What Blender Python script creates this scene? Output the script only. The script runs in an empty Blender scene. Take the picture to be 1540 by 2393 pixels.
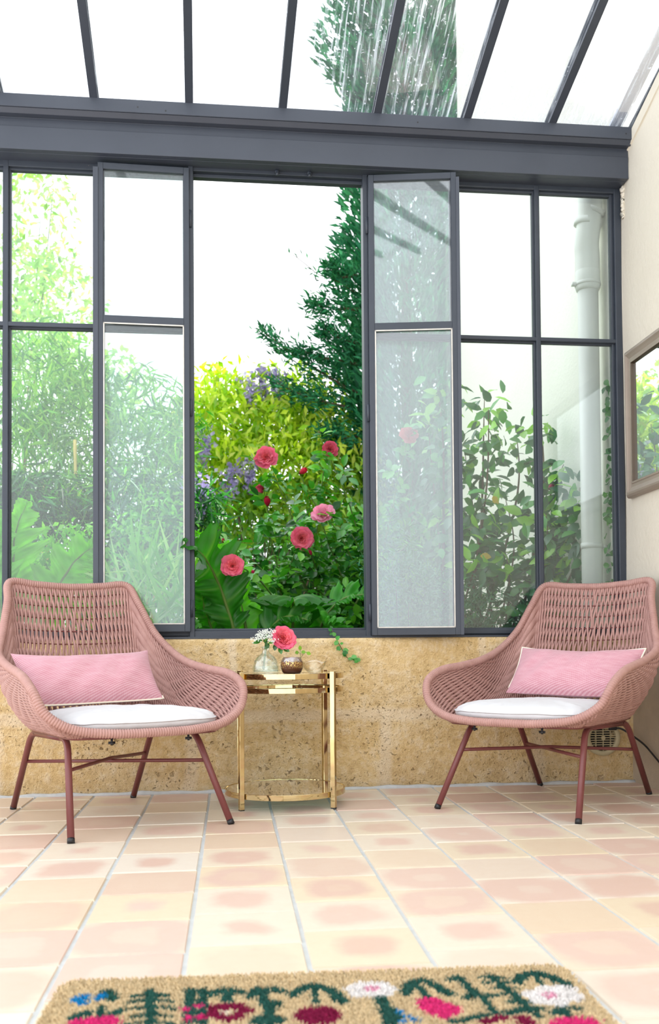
import bpy, math, random
import numpy as np
from mathutils import Vector, Matrix
PI = math.pi
scene = bpy.context.scene
COL = scene.collection
rng = np.random.default_rng(7)

# ---------------------------------------------------------------- helpers
def srgb(h):
    h = h.lstrip('#'); c = [int(h[i:i+2], 16)/255 for i in (0, 2, 4)]
    return tuple(x/12.92 if x <= .04045 else ((x+.055)/1.055)**2.4 for x in c)

class MB:
    """collects vertices and faces, then links them as one mesh object"""
    def __init__(s): s.v = []; s.n = 0; s.f = []; s.c = []; s.hascol = False
    def add(s, v, faces, mat=0, col=None):
        v = np.asarray(v, float).reshape(-1, 3)
        fa = faces if isinstance(faces, list) else [np.asarray(faces)]
        for F in fa:
            F = np.asarray(F, int)
            if F.size: s.f.append((F+s.n, mat))
        s.v.append(v); s.n += len(v)
        if col is None: s.c.append(np.ones((len(v), 3)))
        else:
            s.hascol = True
            col = np.asarray(col, float)
            s.c.append(np.broadcast_to(col, (len(v), 3)) if col.ndim == 1 else col)
        return s
    def build(s, name, mats, parent=None, smooth=True, loc=None, rz=0, bevel=0):
        me = bpy.data.meshes.new(name)
        V = np.concatenate(s.v)
        me.vertices.add(len(V)); me.vertices.foreach_set('co', V.ravel())
        nl = sum(F.size for F, m in s.f); npoly = sum(len(F) for F, m in s.f)
        me.loops.add(nl); me.polygons.add(npoly)
        li = np.concatenate([F.ravel() for F, m in s.f])
        sizes = np.concatenate([np.full(len(F), F.shape[1]) for F, m in s.f])
        mi = np.concatenate([np.full(len(F), m) for F, m in s.f])
        me.loops.foreach_set('vertex_index', li)
        me.polygons.foreach_set('loop_start', np.concatenate([[0], np.cumsum(sizes)[:-1]]))
        me.polygons.foreach_set('material_index', mi)
        if s.hascol:
            a = me.color_attributes.new('tint', 'FLOAT_COLOR', 'POINT')
            C = np.concatenate(s.c); a.data.foreach_set('color', np.concatenate([C, np.ones((len(C), 1))], 1).ravel())
        me.update(calc_edges=True); me.validate()
        me.polygons.foreach_set('use_smooth', np.full(npoly, bool(smooth)))
        for m in (mats if isinstance(mats, (list, tuple)) else [mats]): me.materials.append(m)
        o = bpy.data.objects.new(name, me); COL.objects.link(o)
        if parent: o.parent = parent
        if loc is not None: o.location = loc
        if rz: o.rotation_euler = (0, 0, rz)
        if bevel:
            b = o.modifiers.new('bevel', 'BEVEL'); b.width = bevel; b.segments = 2; b.limit_method = 'ANGLE'
        return o

def tag(o, label=None, cat=None, group=None, kind=None):
    if label: o['label'] = label
    if cat: o['category'] = cat
    if group: o['group'] = group
    if kind: o['kind'] = kind
    return o
def empty(name, loc=(0, 0, 0), rz=0):
    o = bpy.data.objects.new(name, None); COL.objects.link(o)
    o.location = loc; o.rotation_euler = (0, 0, rz); o.empty_display_size = .05
    return o
def dup(root, loc, rz):
    r = root.copy(); COL.objects.link(r); r.location = loc; r.rotation_euler = (0, 0, rz)
    for ch in list(root.children):
        c = ch.copy(); COL.objects.link(c); c.parent = r
        for g in list(ch.children):
            d = g.copy(); COL.objects.link(d); d.parent = c
    return r

BOXF = np.array([(0, 3, 2, 1), (4, 5, 6, 7), (0, 1, 5, 4), (1, 2, 6, 5), (2, 3, 7, 6), (3, 0, 4, 7)])
def box(mb, a, b, mat=0, col=None):
    (x0, y0, z0), (x1, y1, z1) = np.minimum(a, b), np.maximum(a, b)
    v = [(x0, y0, z0), (x1, y0, z0), (x1, y1, z0), (x0, y1, z0), (x0, y0, z1), (x1, y0, z1), (x1, y1, z1), (x0, y1, z1)]
    return mb.add(v, BOXF, mat, col)
def bar(mb, p, q, w, h, up=(0, 0, 1), mat=0, tw=0):
    """a rectangular bar from p to q"""
    p = np.array(p, float); q = np.array(q, float); d = (q-p)/np.linalg.norm(q-p)
    u = np.array(up, float); s = np.cross(d, u); s /= np.linalg.norm(s); u = np.cross(s, d)
    if tw: s, u = s*math.cos(tw)+u*math.sin(tw), u*math.cos(tw)-s*math.sin(tw)
    c = [(-w/2)*s-(h/2)*u, (w/2)*s-(h/2)*u, (w/2)*s+(h/2)*u, (-w/2)*s+(h/2)*u]
    return mb.add([p+x for x in c]+[q+x for x in c], BOXF, mat)
def prism(mb, poly, axis, a0, a1, mat=0):
    """extrude a 2D polygon along axis 0/1/2"""
    n = len(poly); v = []
    for a in (a0, a1):
        for p in poly:
            q = list(p); q.insert(axis, a); v.append(q)
    F = np.array([(i, (i+1) % n, (i+1) % n+n, i+n) for i in range(n)])
    return mb.add(v, [F, np.array([list(range(n))[::-1]]), np.array([[i+n for i in range(n)]])], mat)
def tube(mb, P, r, n=8, closed=False, mat=0, col=None, caps=True):
    P = np.asarray(P, float); m = len(P)
    T = (np.roll(P, -1, 0)-np.roll(P, 1, 0)) if closed else np.gradient(P, axis=0)
    T /= np.maximum(np.linalg.norm(T, axis=1), 1e-9)[:, None]
    u = np.cross(T[0], (0, 0, 1.)) if abs(T[0][2]) < .9 else np.cross(T[0], (1., 0, 0))
    u /= np.linalg.norm(u); U = [u]
    for i in range(1, m):
        u = U[-1]-T[i]*(U[-1]@T[i]); u /= max(np.linalg.norm(u), 1e-9); U.append(u)
    U = np.array(U); W = np.cross(T, U)
    r = np.broadcast_to(np.asarray(r, float), (m,))
    a = np.arange(n)*2*PI/n
    V = P[:, None]+r[:, None, None]*(np.cos(a)[None, :, None]*U[:, None]+np.sin(a)[None, :, None]*W[:, None])
    i = np.arange(m if closed else m-1)[:, None]; j = np.arange(n)[None]
    i2 = (i+1) % m; j2 = (j+1) % n
    F = np.stack([i*n+j, i*n+j2, i2*n+j2, i2*n+j], -1).reshape(-1, 4)
    fl = [F]
    if caps and not closed:
        fl += [np.array([list(range(n))[::-1]]), np.array([[(m-1)*n+k for k in range(n)]])]
    return mb.add(V.reshape(-1, 3), fl, mat, col)
def grid(mb, G, mat=0, col=None, wrap=False):
    """G: (a,b,3) lattice -> quads"""
    a, b = G.shape[:2]
    i = np.arange(a-1)[:, None]; j = np.arange(b if wrap else b-1)[None]; j2 = (j+1) % b
    F = np.stack([i*b+j, i*b+j2, (i+1)*b+j2, (i+1)*b+j], -1).reshape(-1, 4)
    return mb.add(G.reshape(-1, 3), F, mat, col)
def lathe(mb, prof, n=48, c=(0, 0, 0), mat=0, ribs=0, amp=0):
    a = np.arange(n)*2*PI/n; P = np.array(prof, float)
    k = 1+(amp*np.cos(ribs*a) if ribs else 0*a)
    G = np.stack([P[:, None, 0]*np.cos(a)*k, P[:, None, 0]*np.sin(a)*k, np.repeat(P[:, 1:2], n, 1)], -1)+np.array(c)
    return grid(mb, G, mat, wrap=True)
def catmull(P, n=8, closed=False):
    P = np.asarray(P, float); k = len(P); out = []; t = np.arange(n)[:, None]/n
    for i in range(k if closed else k-1):
        if closed: a, b, c, d = P[i-1], P[i], P[(i+1) % k], P[(i+2) % k]
        else: a, b, c, d = P[max(i-1, 0)], P[i], P[i+1], P[min(i+2, k-1)]
        out.append(.5*((2*b)+(-a+c)*t+(2*a-5*b+4*c-d)*t**2+(-a+3*b-3*c+d)*t**3))
    if not closed: out.append(P[-1:])
    return np.concatenate(out)
def bez(p0, p1, p2, p3, t):
    t = t[..., None]
    return (1-t)**3*p0+3*t*(1-t)**2*p1+3*t*t*(1-t)*p2+t**3*p3

# ---------------------------------------------------------------- materials
class NT:
    def __init__(s, name):
        s.m = bpy.data.materials.new(name); s.m.use_nodes = True
        s.t = s.m.node_tree; s.t.nodes.clear()
        s.out = s.t.nodes.new('ShaderNodeOutputMaterial')
    def n(s, typ, props=None, **inp):
        o = s.t.nodes.new(typ)
        for k, v in (props or {}).items(): setattr(o, k, v)
        for k, v in inp.items():
            k = k.replace('_', ' ')
            s.set(o, k, v)
        return o
    def set(s, o, k, v):
        i = o.inputs[int(k)] if k.isdigit() else o.inputs[k]
        if isinstance(v, bpy.types.NodeSocket): s.t.links.new(v, i)
        elif isinstance(v, bpy.types.Node): s.t.links.new(v.outputs[0], i)
        else:
            if i.type == 'RGBA' and len(v) == 3: v = (*v, 1)
            i.default_value = v
    def link(s, sh): s.t.links.new(sh.outputs[0], s.out.inputs['Surface']); return s.m
    def ramp(s, fac, stops, interp='LINEAR'):
        r = s.n('ShaderNodeValToRGB'); s.set(r, 'Fac', fac); r.color_ramp.interpolation = interp
        e = r.color_ramp.elements
        while len(e) < len(stops): e.new(.5)
        for x, (p, c) in zip(e, stops): x.position = p; x.color = (*c, 1) if len(c) == 3 else c
        return r
    def noise(s, scale, detail=4, rough=.55, vec=None, dist=0):
        o = s.n('ShaderNodeTexNoise', Scale=scale, Detail=detail, Roughness=rough, Distortion=dist)
        if vec is not None: s.set(o, 'Vector', vec)
        return o.outputs['Fac']
    def coord(s, kind='Object'): return s.n('ShaderNodeTexCoord').outputs[kind]
    def math(s, op, a, b=0.): 
        o = s.n('ShaderNodeMath', {'operation': op}); s.set(o, '0', a); s.set(o, '1', b); return o.outputs[0]
    def mix(s, f, a, b, blend='MIX'):
        o = s.n('ShaderNodeMix', {'data_type': 'RGBA', 'blend_type': blend})
        s.set(o, '0', f); s.set(o, '6', a); s.set(o, '7', b); return o.outputs[2]
    def bump(s, h, strength=.3, dist=.01): return s.n('ShaderNodeBump', Strength=strength, Distance=dist, Height=h).outputs[0]
    def attr(s, name='tint'): return s.n('ShaderNodeAttribute', {'attribute_name': name}).outputs['Color']
    def bsdf(s, **k): return s.n('ShaderNodeBsdfPrincipled', **k)

def simple(name, col, rough=.5, metal=0, var=0, vscale=20, bump=0, bscale=60, spec=.5):
    t = NT(name); c = t.coord()
    base = col
    if var:
        base = t.mix(t.noise(vscale, vec=c), tuple(x*(1-var) for x in col), tuple(min(1, x*(1+var)) for x in col))
    b = t.bsdf(Base_Color=base, Roughness=rough, Metallic=metal, Specular_IOR_Level=spec)
    if bump: t.set(b, 'Normal', t.bump(t.noise(bscale, vec=c), bump, .004))
    return t.link(b)

def leaf_mat(name, tr=.45, rough=.38, spec=.5, tcol=(1.25, 1.5, .35)):
    t = NT(name); a = t.attr()
    n = t.noise(9, 3, vec=t.coord())
    a2 = t.mix(n, t.mix(1., a, (.75, .78, .8), 'MULTIPLY'), t.mix(1., a, (1.2, 1.18, 1.1), 'MULTIPLY'))
    b = t.bsdf(Base_Color=a2, Roughness=rough, Specular_IOR_Level=spec)
    tl = t.n('ShaderNodeBsdfTranslucent', Color=t.mix(1., a2, tcol, 'MULTIPLY'))
    return t.link(t.n('ShaderNodeMixShader', **{'0': tr, '1': b, '2': tl}))

def glass_mat(name, tint=(.93, .97, .96), dust=.06, streak=0., refl=1.0, dustcol=(.9, .95, 1.)):
    t = NT(name); c = t.coord()
    tr = t.n('ShaderNodeBsdfTransparent', Color=tint)
    gl = t.n('ShaderNodeBsdfGlossy', Color=(1, 1, 1), Roughness=.02)
    fr = t.n('ShaderNodeFresnel', IOR=1.5)
    m = t.n('ShaderNodeMixShader', **{'0': t.math('MULTIPLY', fr.outputs[0], refl), '1': tr, '2': gl})
    df = t.n('ShaderNodeBsdfDiffuse', Color=dustcol); tl = t.n('ShaderNodeBsdfTranslucent', Color=dustcol)
    dm = t.n('ShaderNodeMixShader', **{'0': .6, '1': df, '2': tl})
    mp = t.n('ShaderNodeMapping', Vector=c, Scale=(2.2, 2.2, .7))
    f = t.ramp(t.noise(2.2, 5, .6, vec=mp.outputs[0]), [(.3, (dust*.45,)*3), (.75, (dust*1.5,)*3)]).outputs[0]
    if streak:
        mp2 = t.n('ShaderNodeMapping', Vector=c, Scale=(60, 2.5, 2.5))
        s1 = t.ramp(t.noise(1.6, 4, .65, vec=mp2.outputs[0], dist=.25), [(.5, (0,)*3), (.8, (streak,)*3)]).outputs[0]
        sp = t.ramp(t.noise(70, 2, vec=c), [(.68, (0,)*3), (.74, (streak,)*3)]).outputs[0]
        f = t.math('MINIMUM', t.math('ADD', f, t.math('ADD', s1, sp)), .9)
    return t.link(t.n('ShaderNodeMixShader', **{'0': f, '1': m, '2': dm}))

def clear_glass(name, tint=(1, 1, 1), rough=0., ior=1.45):
    t = NT(name)
    tr = t.n('ShaderNodeBsdfTransparent', Color=tint)
    gl = t.n('ShaderNodeBsdfGlossy', Color=(1, 1, 1), Roughness=.03)
    lw = t.n('ShaderNodeLayerWeight', Blend=.35)
    f = t.ramp(lw.outputs['Facing'], [(0, (.06,)*3), (.5, (.16,)*3), (.8, (.5,)*3), (1, (.9,)*3)]).outputs[0]
    return t.link(t.n('ShaderNodeMixShader', **{'0': f, '1': tr, '2': gl}))

M = {}
def paint_metal():
    t = NT('dark_painted_steel'); c = t.coord()
    base = t.mix(t.noise(6, 5, vec=c), (.022, .029, .041), (.045, .056, .075))
    chip = t.ramp(t.noise(38, 6, .7, vec=c), [(.70, (0,)*3), (.73, (1,)*3)]).outputs[0]
    n2 = t.ramp(t.noise(3.1, 3, vec=c), [(.52, (0,)*3), (.66, (1,)*3)]).outputs[0]
    f = t.math('MULTIPLY', chip, n2)
    base = t.mix(f, base, t.mix(t.noise(50, vec=c), (.62, .50, .36), (.22, .09, .04)))
    b = t.bsdf(Base_Color=base, Roughness=.5)
    t.set(b, 'Normal', t.bump(t.noise(45, 4, vec=c), .25, .004))
    return t.link(b)
M['steel'] = paint_metal()
M['beam'] = simple('slate_painted_beam', (.046, .055, .074), .45, var=.15, vscale=5, bump=.05)
M['putty'] = simple('window_putty', (.62, .6, .55), .8, var=.3, vscale=40, bump=.4)

def stone_mat():
    t = NT('limestone_blocks'); c = t.coord()
    big = t.noise(2.3, 5, .6, vec=c); fine = t.noise(28, 6, .7, vec=c)
    base = t.ramp(big, [(.3, srgb('CDAC72')), (.5, srgb('DDC08C')), (.7, srgb('E8D4AE'))]).outputs[0]
    base = t.mix(.45, base, t.ramp(fine, [(.30, srgb('A88550')), (.48, srgb('DCBE88')), (.7, srgb('F4E6CC'))]).outputs[0])
    sx = t.n('ShaderNodeSeparateXYZ', Vector=t.n('ShaderNodeMixRGB', {'blend_type': 'ADD'}, Fac=.06, Color1=c, Color2=t.n('ShaderNodeTexNoise', Scale=4., Detail=4.).outputs['Color']).outputs[0])
    z = sx.outputs['Z']; x = sx.outputs['X']
    def band(v, p, w): 
        d = t.math('ABSOLUTE', t.math('SUBTRACT', v, p)); return t.ramp(t.math('DIVIDE', d, w), [(.45, (1,)*3), (1, (0,)*3)]).outputs[0]
    joint = band(z, .335, .035)
    lower = t.math('LESS_THAN', z, .34); upper = t.math('GREATER_THAN', z, .33)
    for px in (-.13, .66, 1.32, -.9): joint = t.math('MAXIMUM', joint, t.math('MULTIPLY', band(x, px, .035), lower))
    for px in (.03, 1.08, -.55): joint = t.math('MAXIMUM', joint, t.math('MULTIPLY', band(x, px, .022), upper))
    base = t.mix(t.math('MULTIPLY', joint, .62), base, srgb('E6D2B2'))
    p1 = t.ramp(t.noise(62, 2, .5, vec=c, dist=.6), [(.64, (0,)*3), (.72, (1,)*3)]).outputs[0]
    p2 = t.ramp(t.noise(150, 2, .5, vec=c), [(.66, (0,)*3), (.73, (1,)*3)]).outputs[0]
    pm = t.ramp(t.noise(4.5, 4, vec=c), [(.36, (0,)*3), (.60, (1,)*3)]).outputs[0]
    pit = t.math('MULTIPLY', t.math('MAXIMUM', t.math('MULTIPLY', p1, .9), t.math('MULTIPLY', p2, .7)), pm)
    base = t.mix(t.math('MULTIPLY', pit, .75), base, srgb('6B4E2C'))
    damp = t.ramp(t.math('ADD', z, t.math('MULTIPLY', t.noise(5, vec=c), .16)), [(.10, (1,)*3), (.26, (0,)*3)]).outputs[0]
    base = t.mix(t.math('MULTIPLY', damp, .35), base, srgb('8F7F6A'))
    b = t.bsdf(Base_Color=base, Roughness=.9, Specular_IOR_Level=.2)
    h = t.math('SUBTRACT', t.math('ADD', fine, t.math('MULTIPLY', t.noise(95, 3, vec=c), .5)), t.math('MULTIPLY', pit, .8))
    t.set(b, 'Normal', t.bump(h, .9, .014))
    return t.link(b)
M['stone'] = stone_mat()
def plaster(name, a, b_, stain=True):
    t = NT(name); c = t.coord()
    base = t.mix(t.noise(1.6, 4, vec=c), a, b_)
    spots = t.ramp(t.noise(17, 5, .7, vec=c), [(.69, (0,)*3), (.75, (1,)*3)]).outputs[0]
    base = t.mix(t.math('MULTIPLY', spots, .35 if stain else .1), base, srgb('A98F66'))
    z = t.n('ShaderNodeSeparateXYZ', Vector=c).outputs['Z']
    low = t.ramp(t.math('ADD', z, t.math('MULTIPLY', t.noise(3, vec=c), .3)), [(.45, (1,)*3), (.75, (0,)*3)]).outputs[0]
    if stain: base = t.mix(t.math('MULTIPLY', low, .75), base, t.mix(t.noise(12, 5, vec=c), srgb('8C7B66'), srgb('B9A68A')))
    b = t.bsdf(Base_Color=base, Roughness=.9, Specular_IOR_Level=.2)
    t.set(b, 'Normal', t.bump(t.noise(55, 5, .65, vec=c), .5, .006))
    return t.link(b)
M['plaster'] = plaster('cream_plaster', srgb('E3DAC5'), srgb('EAE4D5'))
M['whitewall'] = plaster('white_render', srgb('F1EDE2'), srgb('F8F5EC'), False)

def tile_mat():
    t = NT('terracotta_tiles'); uv = t.n('ShaderNodeUVMap'); tint = t.attr()
    st = t.n('ShaderNodeSeparateColor', Color=tint)
    r1, r2, r3 = st.outputs[0], st.outputs[1], st.outputs[2]
    c = t.coord()
    su = t.n('ShaderNodeSeparateXYZ', Vector=uv.outputs[0])
    def sq(v):
        d = t.math('ABSOLUTE', t.math('SUBTRACT', v, .5)); return t.math('POWER', t.math('MULTIPLY', d, 2.), 3.2)
    d = t.math('POWER', t.math('ADD', sq(su.outputs[0]), sq(su.outputs[1])), .31)
    d = t.math('ADD', d, t.math('MULTIPLY', t.math('SUBTRACT', t.noise(6, 5, .6, vec=c), .5), .9))
    d = t.math('ADD', d, t.math('MULTIPLY', t.math('SUBTRACT', r1, .55), .9))
    oval = t.ramp(d, [(.62, (1,)*3), (.92, (0,)*3)]).outputs[0]
    core = t.ramp(t.math('ADD', d, t.math('MULTIPLY', r2, .35)), [(.32, (1,)*3), (.42, (0,)*3)]).outputs[0]
    pink = t.mix(r3, srgb('C8A797'), srgb('D4BBAE')); cream = t.mix(r2, srgb('D8C8AC'), srgb('DBD2C4'))
    oval = t.math('MULTIPLY', oval, t.ramp(r3, [(.1, (.25,)*3), (.4, (1,)*3)]).outputs[0])
    base = t.mix(oval, cream, pink)
    base = t.mix(t.math('MULTIPLY', core, t.math('MULTIPLY', r3, .4)), base, cream)
    base = t.mix(t.math('MULTIPLY', t.noise(30, 5, .7, vec=c), .22), base, srgb('B98A63'))
    spk = t.ramp(t.noise(120, 3, vec=c), [(.73, (0,)*3), (.76, (1,)*3)]).outputs[0]
    base = t.mix(t.math('MULTIPLY', spk, .3), base, srgb('5A3C28'))
    b = t.bsdf(Base_Color=base, Roughness=.42, Specular_IOR_Level=.5)
    t.set(b, 'Normal', t.bump(t.noise(24, 4, vec=c), .12, .004))
    return t.link(b)
M['tile'] = tile_mat()
M['grout'] = simple('grey_grout', srgb('B9BBBA'), .9, var=.2, vscale=30, bump=.4)
def rope_mat():
    t = NT('pink_rope'); c = t.coord()
    base = t.mix(t.noise(30, 4, vec=c), srgb('9F766E'), srgb('BD968D'))
    b = t.bsdf(Base_Color=base, Roughness=.62, Specular_IOR_Level=.35)
    t.set(b, 'Normal', t.bump(t.noise(500, 2, vec=c), .2, .001))
    return t.link(b)
M['rope'] = rope_mat()
M['legmetal'] = simple('rust_red_powder_coat', srgb('713A38'), .36, var=.1, vscale=60)
M['black'] = simple('black_plastic', (.012, .012, .014), .45)
def cushion_mat():
    t = NT('white_cotton'); c = t.coord()
    base = t.mix(t.noise(7, 4, vec=c), srgb('CFCED0'), srgb('DBDADB'))
    b = t.bsdf(Base_Color=base, Roughness=.85, Specular_IOR_Level=.2, Sheen_Weight=.2)
    h = t.math('ADD', t.noise(7, 3, vec=c, dist=.8), t.math('MULTIPLY', t.noise(600, 1, vec=c), .03))
    t.set(b, 'Normal', t.bump(h, .5, .02)); return t.link(b)
M['cotton'] = cushion_mat()
def pillow_mat():
    t = NT('pink_woven_fabric'); c = t.coord('UV')
    rot = t.n('ShaderNodeMapping', Vector=c, Rotation=(0, 0, .6), Scale=(190, 86, 1))
    ck = t.n('ShaderNodeTexChecker', Vector=rot.outputs[0], Scale=1., Color1=(1, 1, 1, 1), Color2=(0, 0, 0, 1)).outputs['Fac']
    mp = t.n('ShaderNodeMapping', Vector=c, Scale=(3, 9, 1))
    n = t.noise(3, 5, .65, vec=mp.outputs[0])
    pk = t.mix(n, srgb('BA6E7C'), srgb('D097A2'))
    base = t.mix(t.math('MULTIPLY', ck, t.ramp(n, [(.3, (.45,)*3), (.7, (.75,)*3)]).outputs[0]), pk, srgb('E2C3CA'))
    b = t.bsdf(Base_Color=base, Roughness=.9, Specular_IOR_Level=.15, Sheen_Weight=.25)
    t.set(b, 'Normal', t.bump(t.math('ADD', t.math('MULTIPLY', ck, .3), t.noise(6, 3, vec=t.coord())), .45, .008)); return t.link(b)
M['pillow'] = pillow_mat()
M['piping'] = simple('cream_piping', srgb('EFE6D2'), .8)
def brass_mat():
    t = NT('polished_brass'); c = t.coord()
    b = t.bsdf(Base_Color=t.mix(t.noise(25, 4, vec=c), srgb('C8B07C'), srgb('DCC99C')), Metallic=1., Roughness=t.ramp(t.noise(14, 3, vec=c), [(.3, (.03,)*3), (.8, (.10,)*3)]).outputs[0])
    return t.link(b)
M['brass'] = brass_mat()
M['pane'] = glass_mat('window_glass', dust=.038)
M['pane_dusty'] = glass_mat('dusty_window_glass', (.90, .96, .96), dust=.10)
M['pane_hazy'] = glass_mat('hazy_window_glass', (.90, .96, .97), dust=.11, refl=2.3)
M['roofglass'] = glass_mat('roof_glass', (.98, .99, 1.), dust=.04, streak=.6, refl=.35)
M['tableglass'] = glass_mat('table_glass', (.80, .88, .84), dust=.03, refl=2.2)
M['clear'] = clear_glass('clear_glass', (.97, 1., .99))
M['bowlglass'] = clear_glass('champagne_glass', (1., .97, .90))
def glitter_mat():
    t = NT('amber_glitter_glass'); c = t.coord()
    z = t.n('ShaderNodeSeparateXYZ', Vector=c).outputs['Z']
    fl = t.n('ShaderNodeTexVoronoi', Vector=c, Scale=420.)
    sp = t.ramp(t.n('ShaderNodeSeparateColor', Color=fl.outputs['Color']).outputs[0], [(.72, (0,)*3), (.76, (1,)*3)]).outputs[0]
    band = t.ramp(t.math('DIVIDE', z, .06), [(.28, (0,)*3), (.5, (1,)*3)]).outputs[0]
    base = t.mix(t.math('MULTIPLY', sp, band), t.mix(t.math('DIVIDE', z, .05), srgb('4A2414'), srgb('7A4A22')), srgb('E6C878'))
    b = t.bsdf(Base_Color=base, Roughness=.25, Metallic=t.math('MULTIPLY', t.math('MULTIPLY', sp, band), .8))
    cl = t.n('ShaderNodeBsdfTransparent', Color=(.9, .86, .9))
    g = t.n('ShaderNodeBsdfGlossy', Roughness=.05)
    top = t.n('ShaderNodeMixShader', **{'0': .22, '1': cl, '2': g})
    f = t.ramp(t.math('ADD', t.math('DIVIDE', z, .06), t.math('MULTIPLY', t.math('SUBTRACT', t.noise(150, 2, vec=c), .5), .3)), [(.66, (0,)*3), (.74, (1,)*3)]).outputs[0]
    return t.link(t.n('ShaderNodeMixShader', **{'0': f, '1': b, '2': top}))
M['glitter'] = glitter_mat()
M['mirror'] = simple('mirror_glass', (.93, .95, .95), .01, 1)
M['mframe'] = simple('worn_taupe_frame', srgb('A09284'), .45, .2, var=.18, vscale=8, bump=.12, bscale=30)
M['gilt'] = simple('gilt_edge', srgb('4A3C2A'), .4, .2, var=.2, vscale=40)
M['vent'] = simple('beige_vent_plastic', srgb('BBAF8C'), .6, var=.08)
M['ventdark'] = simple('vent_dark', (.03, .028, .022), .9)
M['pipe'] = simple('cream_white_drainpipe', srgb('E9E8E2'), .4, var=.05, vscale=4)
M['leaf'] = leaf_mat('leaf'); M['leaf_gloss'] = leaf_mat('glossy_leaf', .22, .25, .7); M['needle'] = leaf_mat('needles', .2, .6, .25, (1, 1.2, .6))
M['bigleaf'] = leaf_mat('big_lobed_leaf', .4, .42, .5)
M['bark'] = simple('brown_bark', srgb('5C4A38'), .9, var=.35, vscale=15, bump=.6, bscale=40)
M['stem'] = simple('green_stem', srgb('5E7A34'), .6, var=.25, vscale=15)
M['cane'] = simple('bamboo_cane', srgb('B9A556'), .45, var=.2, vscale=10)
M['petal'] = leaf_mat('rose_petal', .35, .5, .25, (1.1, .8, .9)); M['blossom'] = leaf_mat('pale_blossom', .4, .6, .2, (1, 1, 1))
M['soil'] = simple('garden_soil', srgb('4C5230'), .95, var=.4, vscale=6, bump=.8, bscale=20)
SKY, SUN, EXPO = 1.0, 3.0, 1.5
# ---------------------------------------------------------------- the room
WX = 1.70          # face of the right hand wall
XL = -1.9          # how far the wall runs on past the frame at the left
FRONT = -1.6       # how far floor, wall and roof run back past the camera
def roof_z(y): return 2.80+.3077*(4.0-y)

def floor():
    mb = MB()
    box(mb, (XL, FRONT, -.12), (WX, 4.12, -.004), 1)
    r = np.random.default_rng(3)
    W, D, gap = .2278, .2340, .0068
    base = {0: 1.722, 1: 1.875, 2: 1.802, 3: 1.730, 4: 1.930, 5: 1.887}
    uvs = []; k = 0
    ks = range(-12, 6)
    for ci in ks:                      # column ci spans x0..x0+W ; ci=0 starts at x=.597
        x0 = .597+(ci)*W
        off = base.get(-ci, r.uniform(1.7, 1.93)) if ci <= 0 else r.uniform(1.7, 1.93)
        n0 = int((FRONT-off)/D)-1
        for j in range(n0, 13):
            y0 = off+j*D
            jx, jy = r.uniform(-.0012, .0012, 2)
            a, b = max(x0+gap/2+jx, XL), min(x0+W-gap/2+jx, WX); c, d = max(y0+gap/2+jy, FRONT), min(y0+D-gap/2+jy, 4.10)
            if b-a < .01 or d-c < .01: continue
            dz = r.uniform(-.0008, .0008); e = .003; tl = r.uniform(-.0006, .0006, 4)
            z = .0+dz
            V = [(a, c, z-.006), (b, c, z-.006), (b, d, z-.006), (a, d, z-.006), (a+e, c+e, z+tl[0]), (b-e, c+e, z+tl[1]), (b-e, d-e, z+tl[2]), (a+e, d-e, z+tl[3])]
            F = np.array([(4, 5, 6, 7), (0, 1, 5, 4), (1, 2, 6, 5), (2, 3, 7, 6), (3, 0, 4, 7)])
            mb.add(V, F, 0, r.uniform(0, 1, 3))
            uvs.append([((p[0]-x0)/W, (p[1]-y0)/D) for p in V])
    o = mb.build('floor', [M['tile'], M['grout']], smooth=False)
    me = o.data; uv = me.uv_layers.new(name='UVMap')
    vuv = np.zeros((len(me.vertices), 2)); U = np.array(uvs).reshape(-1, 2); vuv[8:8+len(U)] = U
    li = np.zeros(len(me.loops), int); me.loops.foreach_get('vertex_index', li)
    uv.data.foreach_set('uv', vuv[li].ravel())
    tag(o, 'terracotta and cream tiled floor', None, None, 'structure')
floor()

def low_wall():
    mb = MB()
    box(mb, (XL, 4.06, -.1), (WX-.002, 4.21, .622))
    nx, nz = 200, 48
    X, Z = np.meshgrid(np.linspace(XL, WX+.02, nx), np.linspace(-.02, .624, nz), indexing='ij')
    r = np.random.default_rng(5)
    lump = np.zeros_like(X)
    for s, a in ((3, .004), (7, .003), (17, .0022)):
        for _ in range(7):
            k = r.normal(0, s, 2); lump += a*np.sin(k[0]*X+k[1]*Z*1.4+r.uniform(0, 6.3))/2.2
    lump += r.normal(0, .0007, X.shape)
    Y = 4.045-lump*.8
    Y[:, -1] = 4.062
    grid(mb, np.stack([X, Y, Z], -1))
    # mortar fillet along the floor
    o = mb.build('wall_back', M['stone'])
    tag(o, 'rough yellow limestone wall below the windows', None, None, 'structure')
    t = MB(); xs = np.linspace(XL, WX, 120)
    prof = np.stack([xs, 4.036-.006*np.sin(xs*9)*np.sin(xs*23), np.full_like(xs, .0)], 1)
    tube(t, prof, .011+.004*np.sin(xs*31)*np.sin(xs*13), 8)
    tag(t.build('baseboard_back', M['grout']), None, None, None, 'structure')
low_wall()

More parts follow.
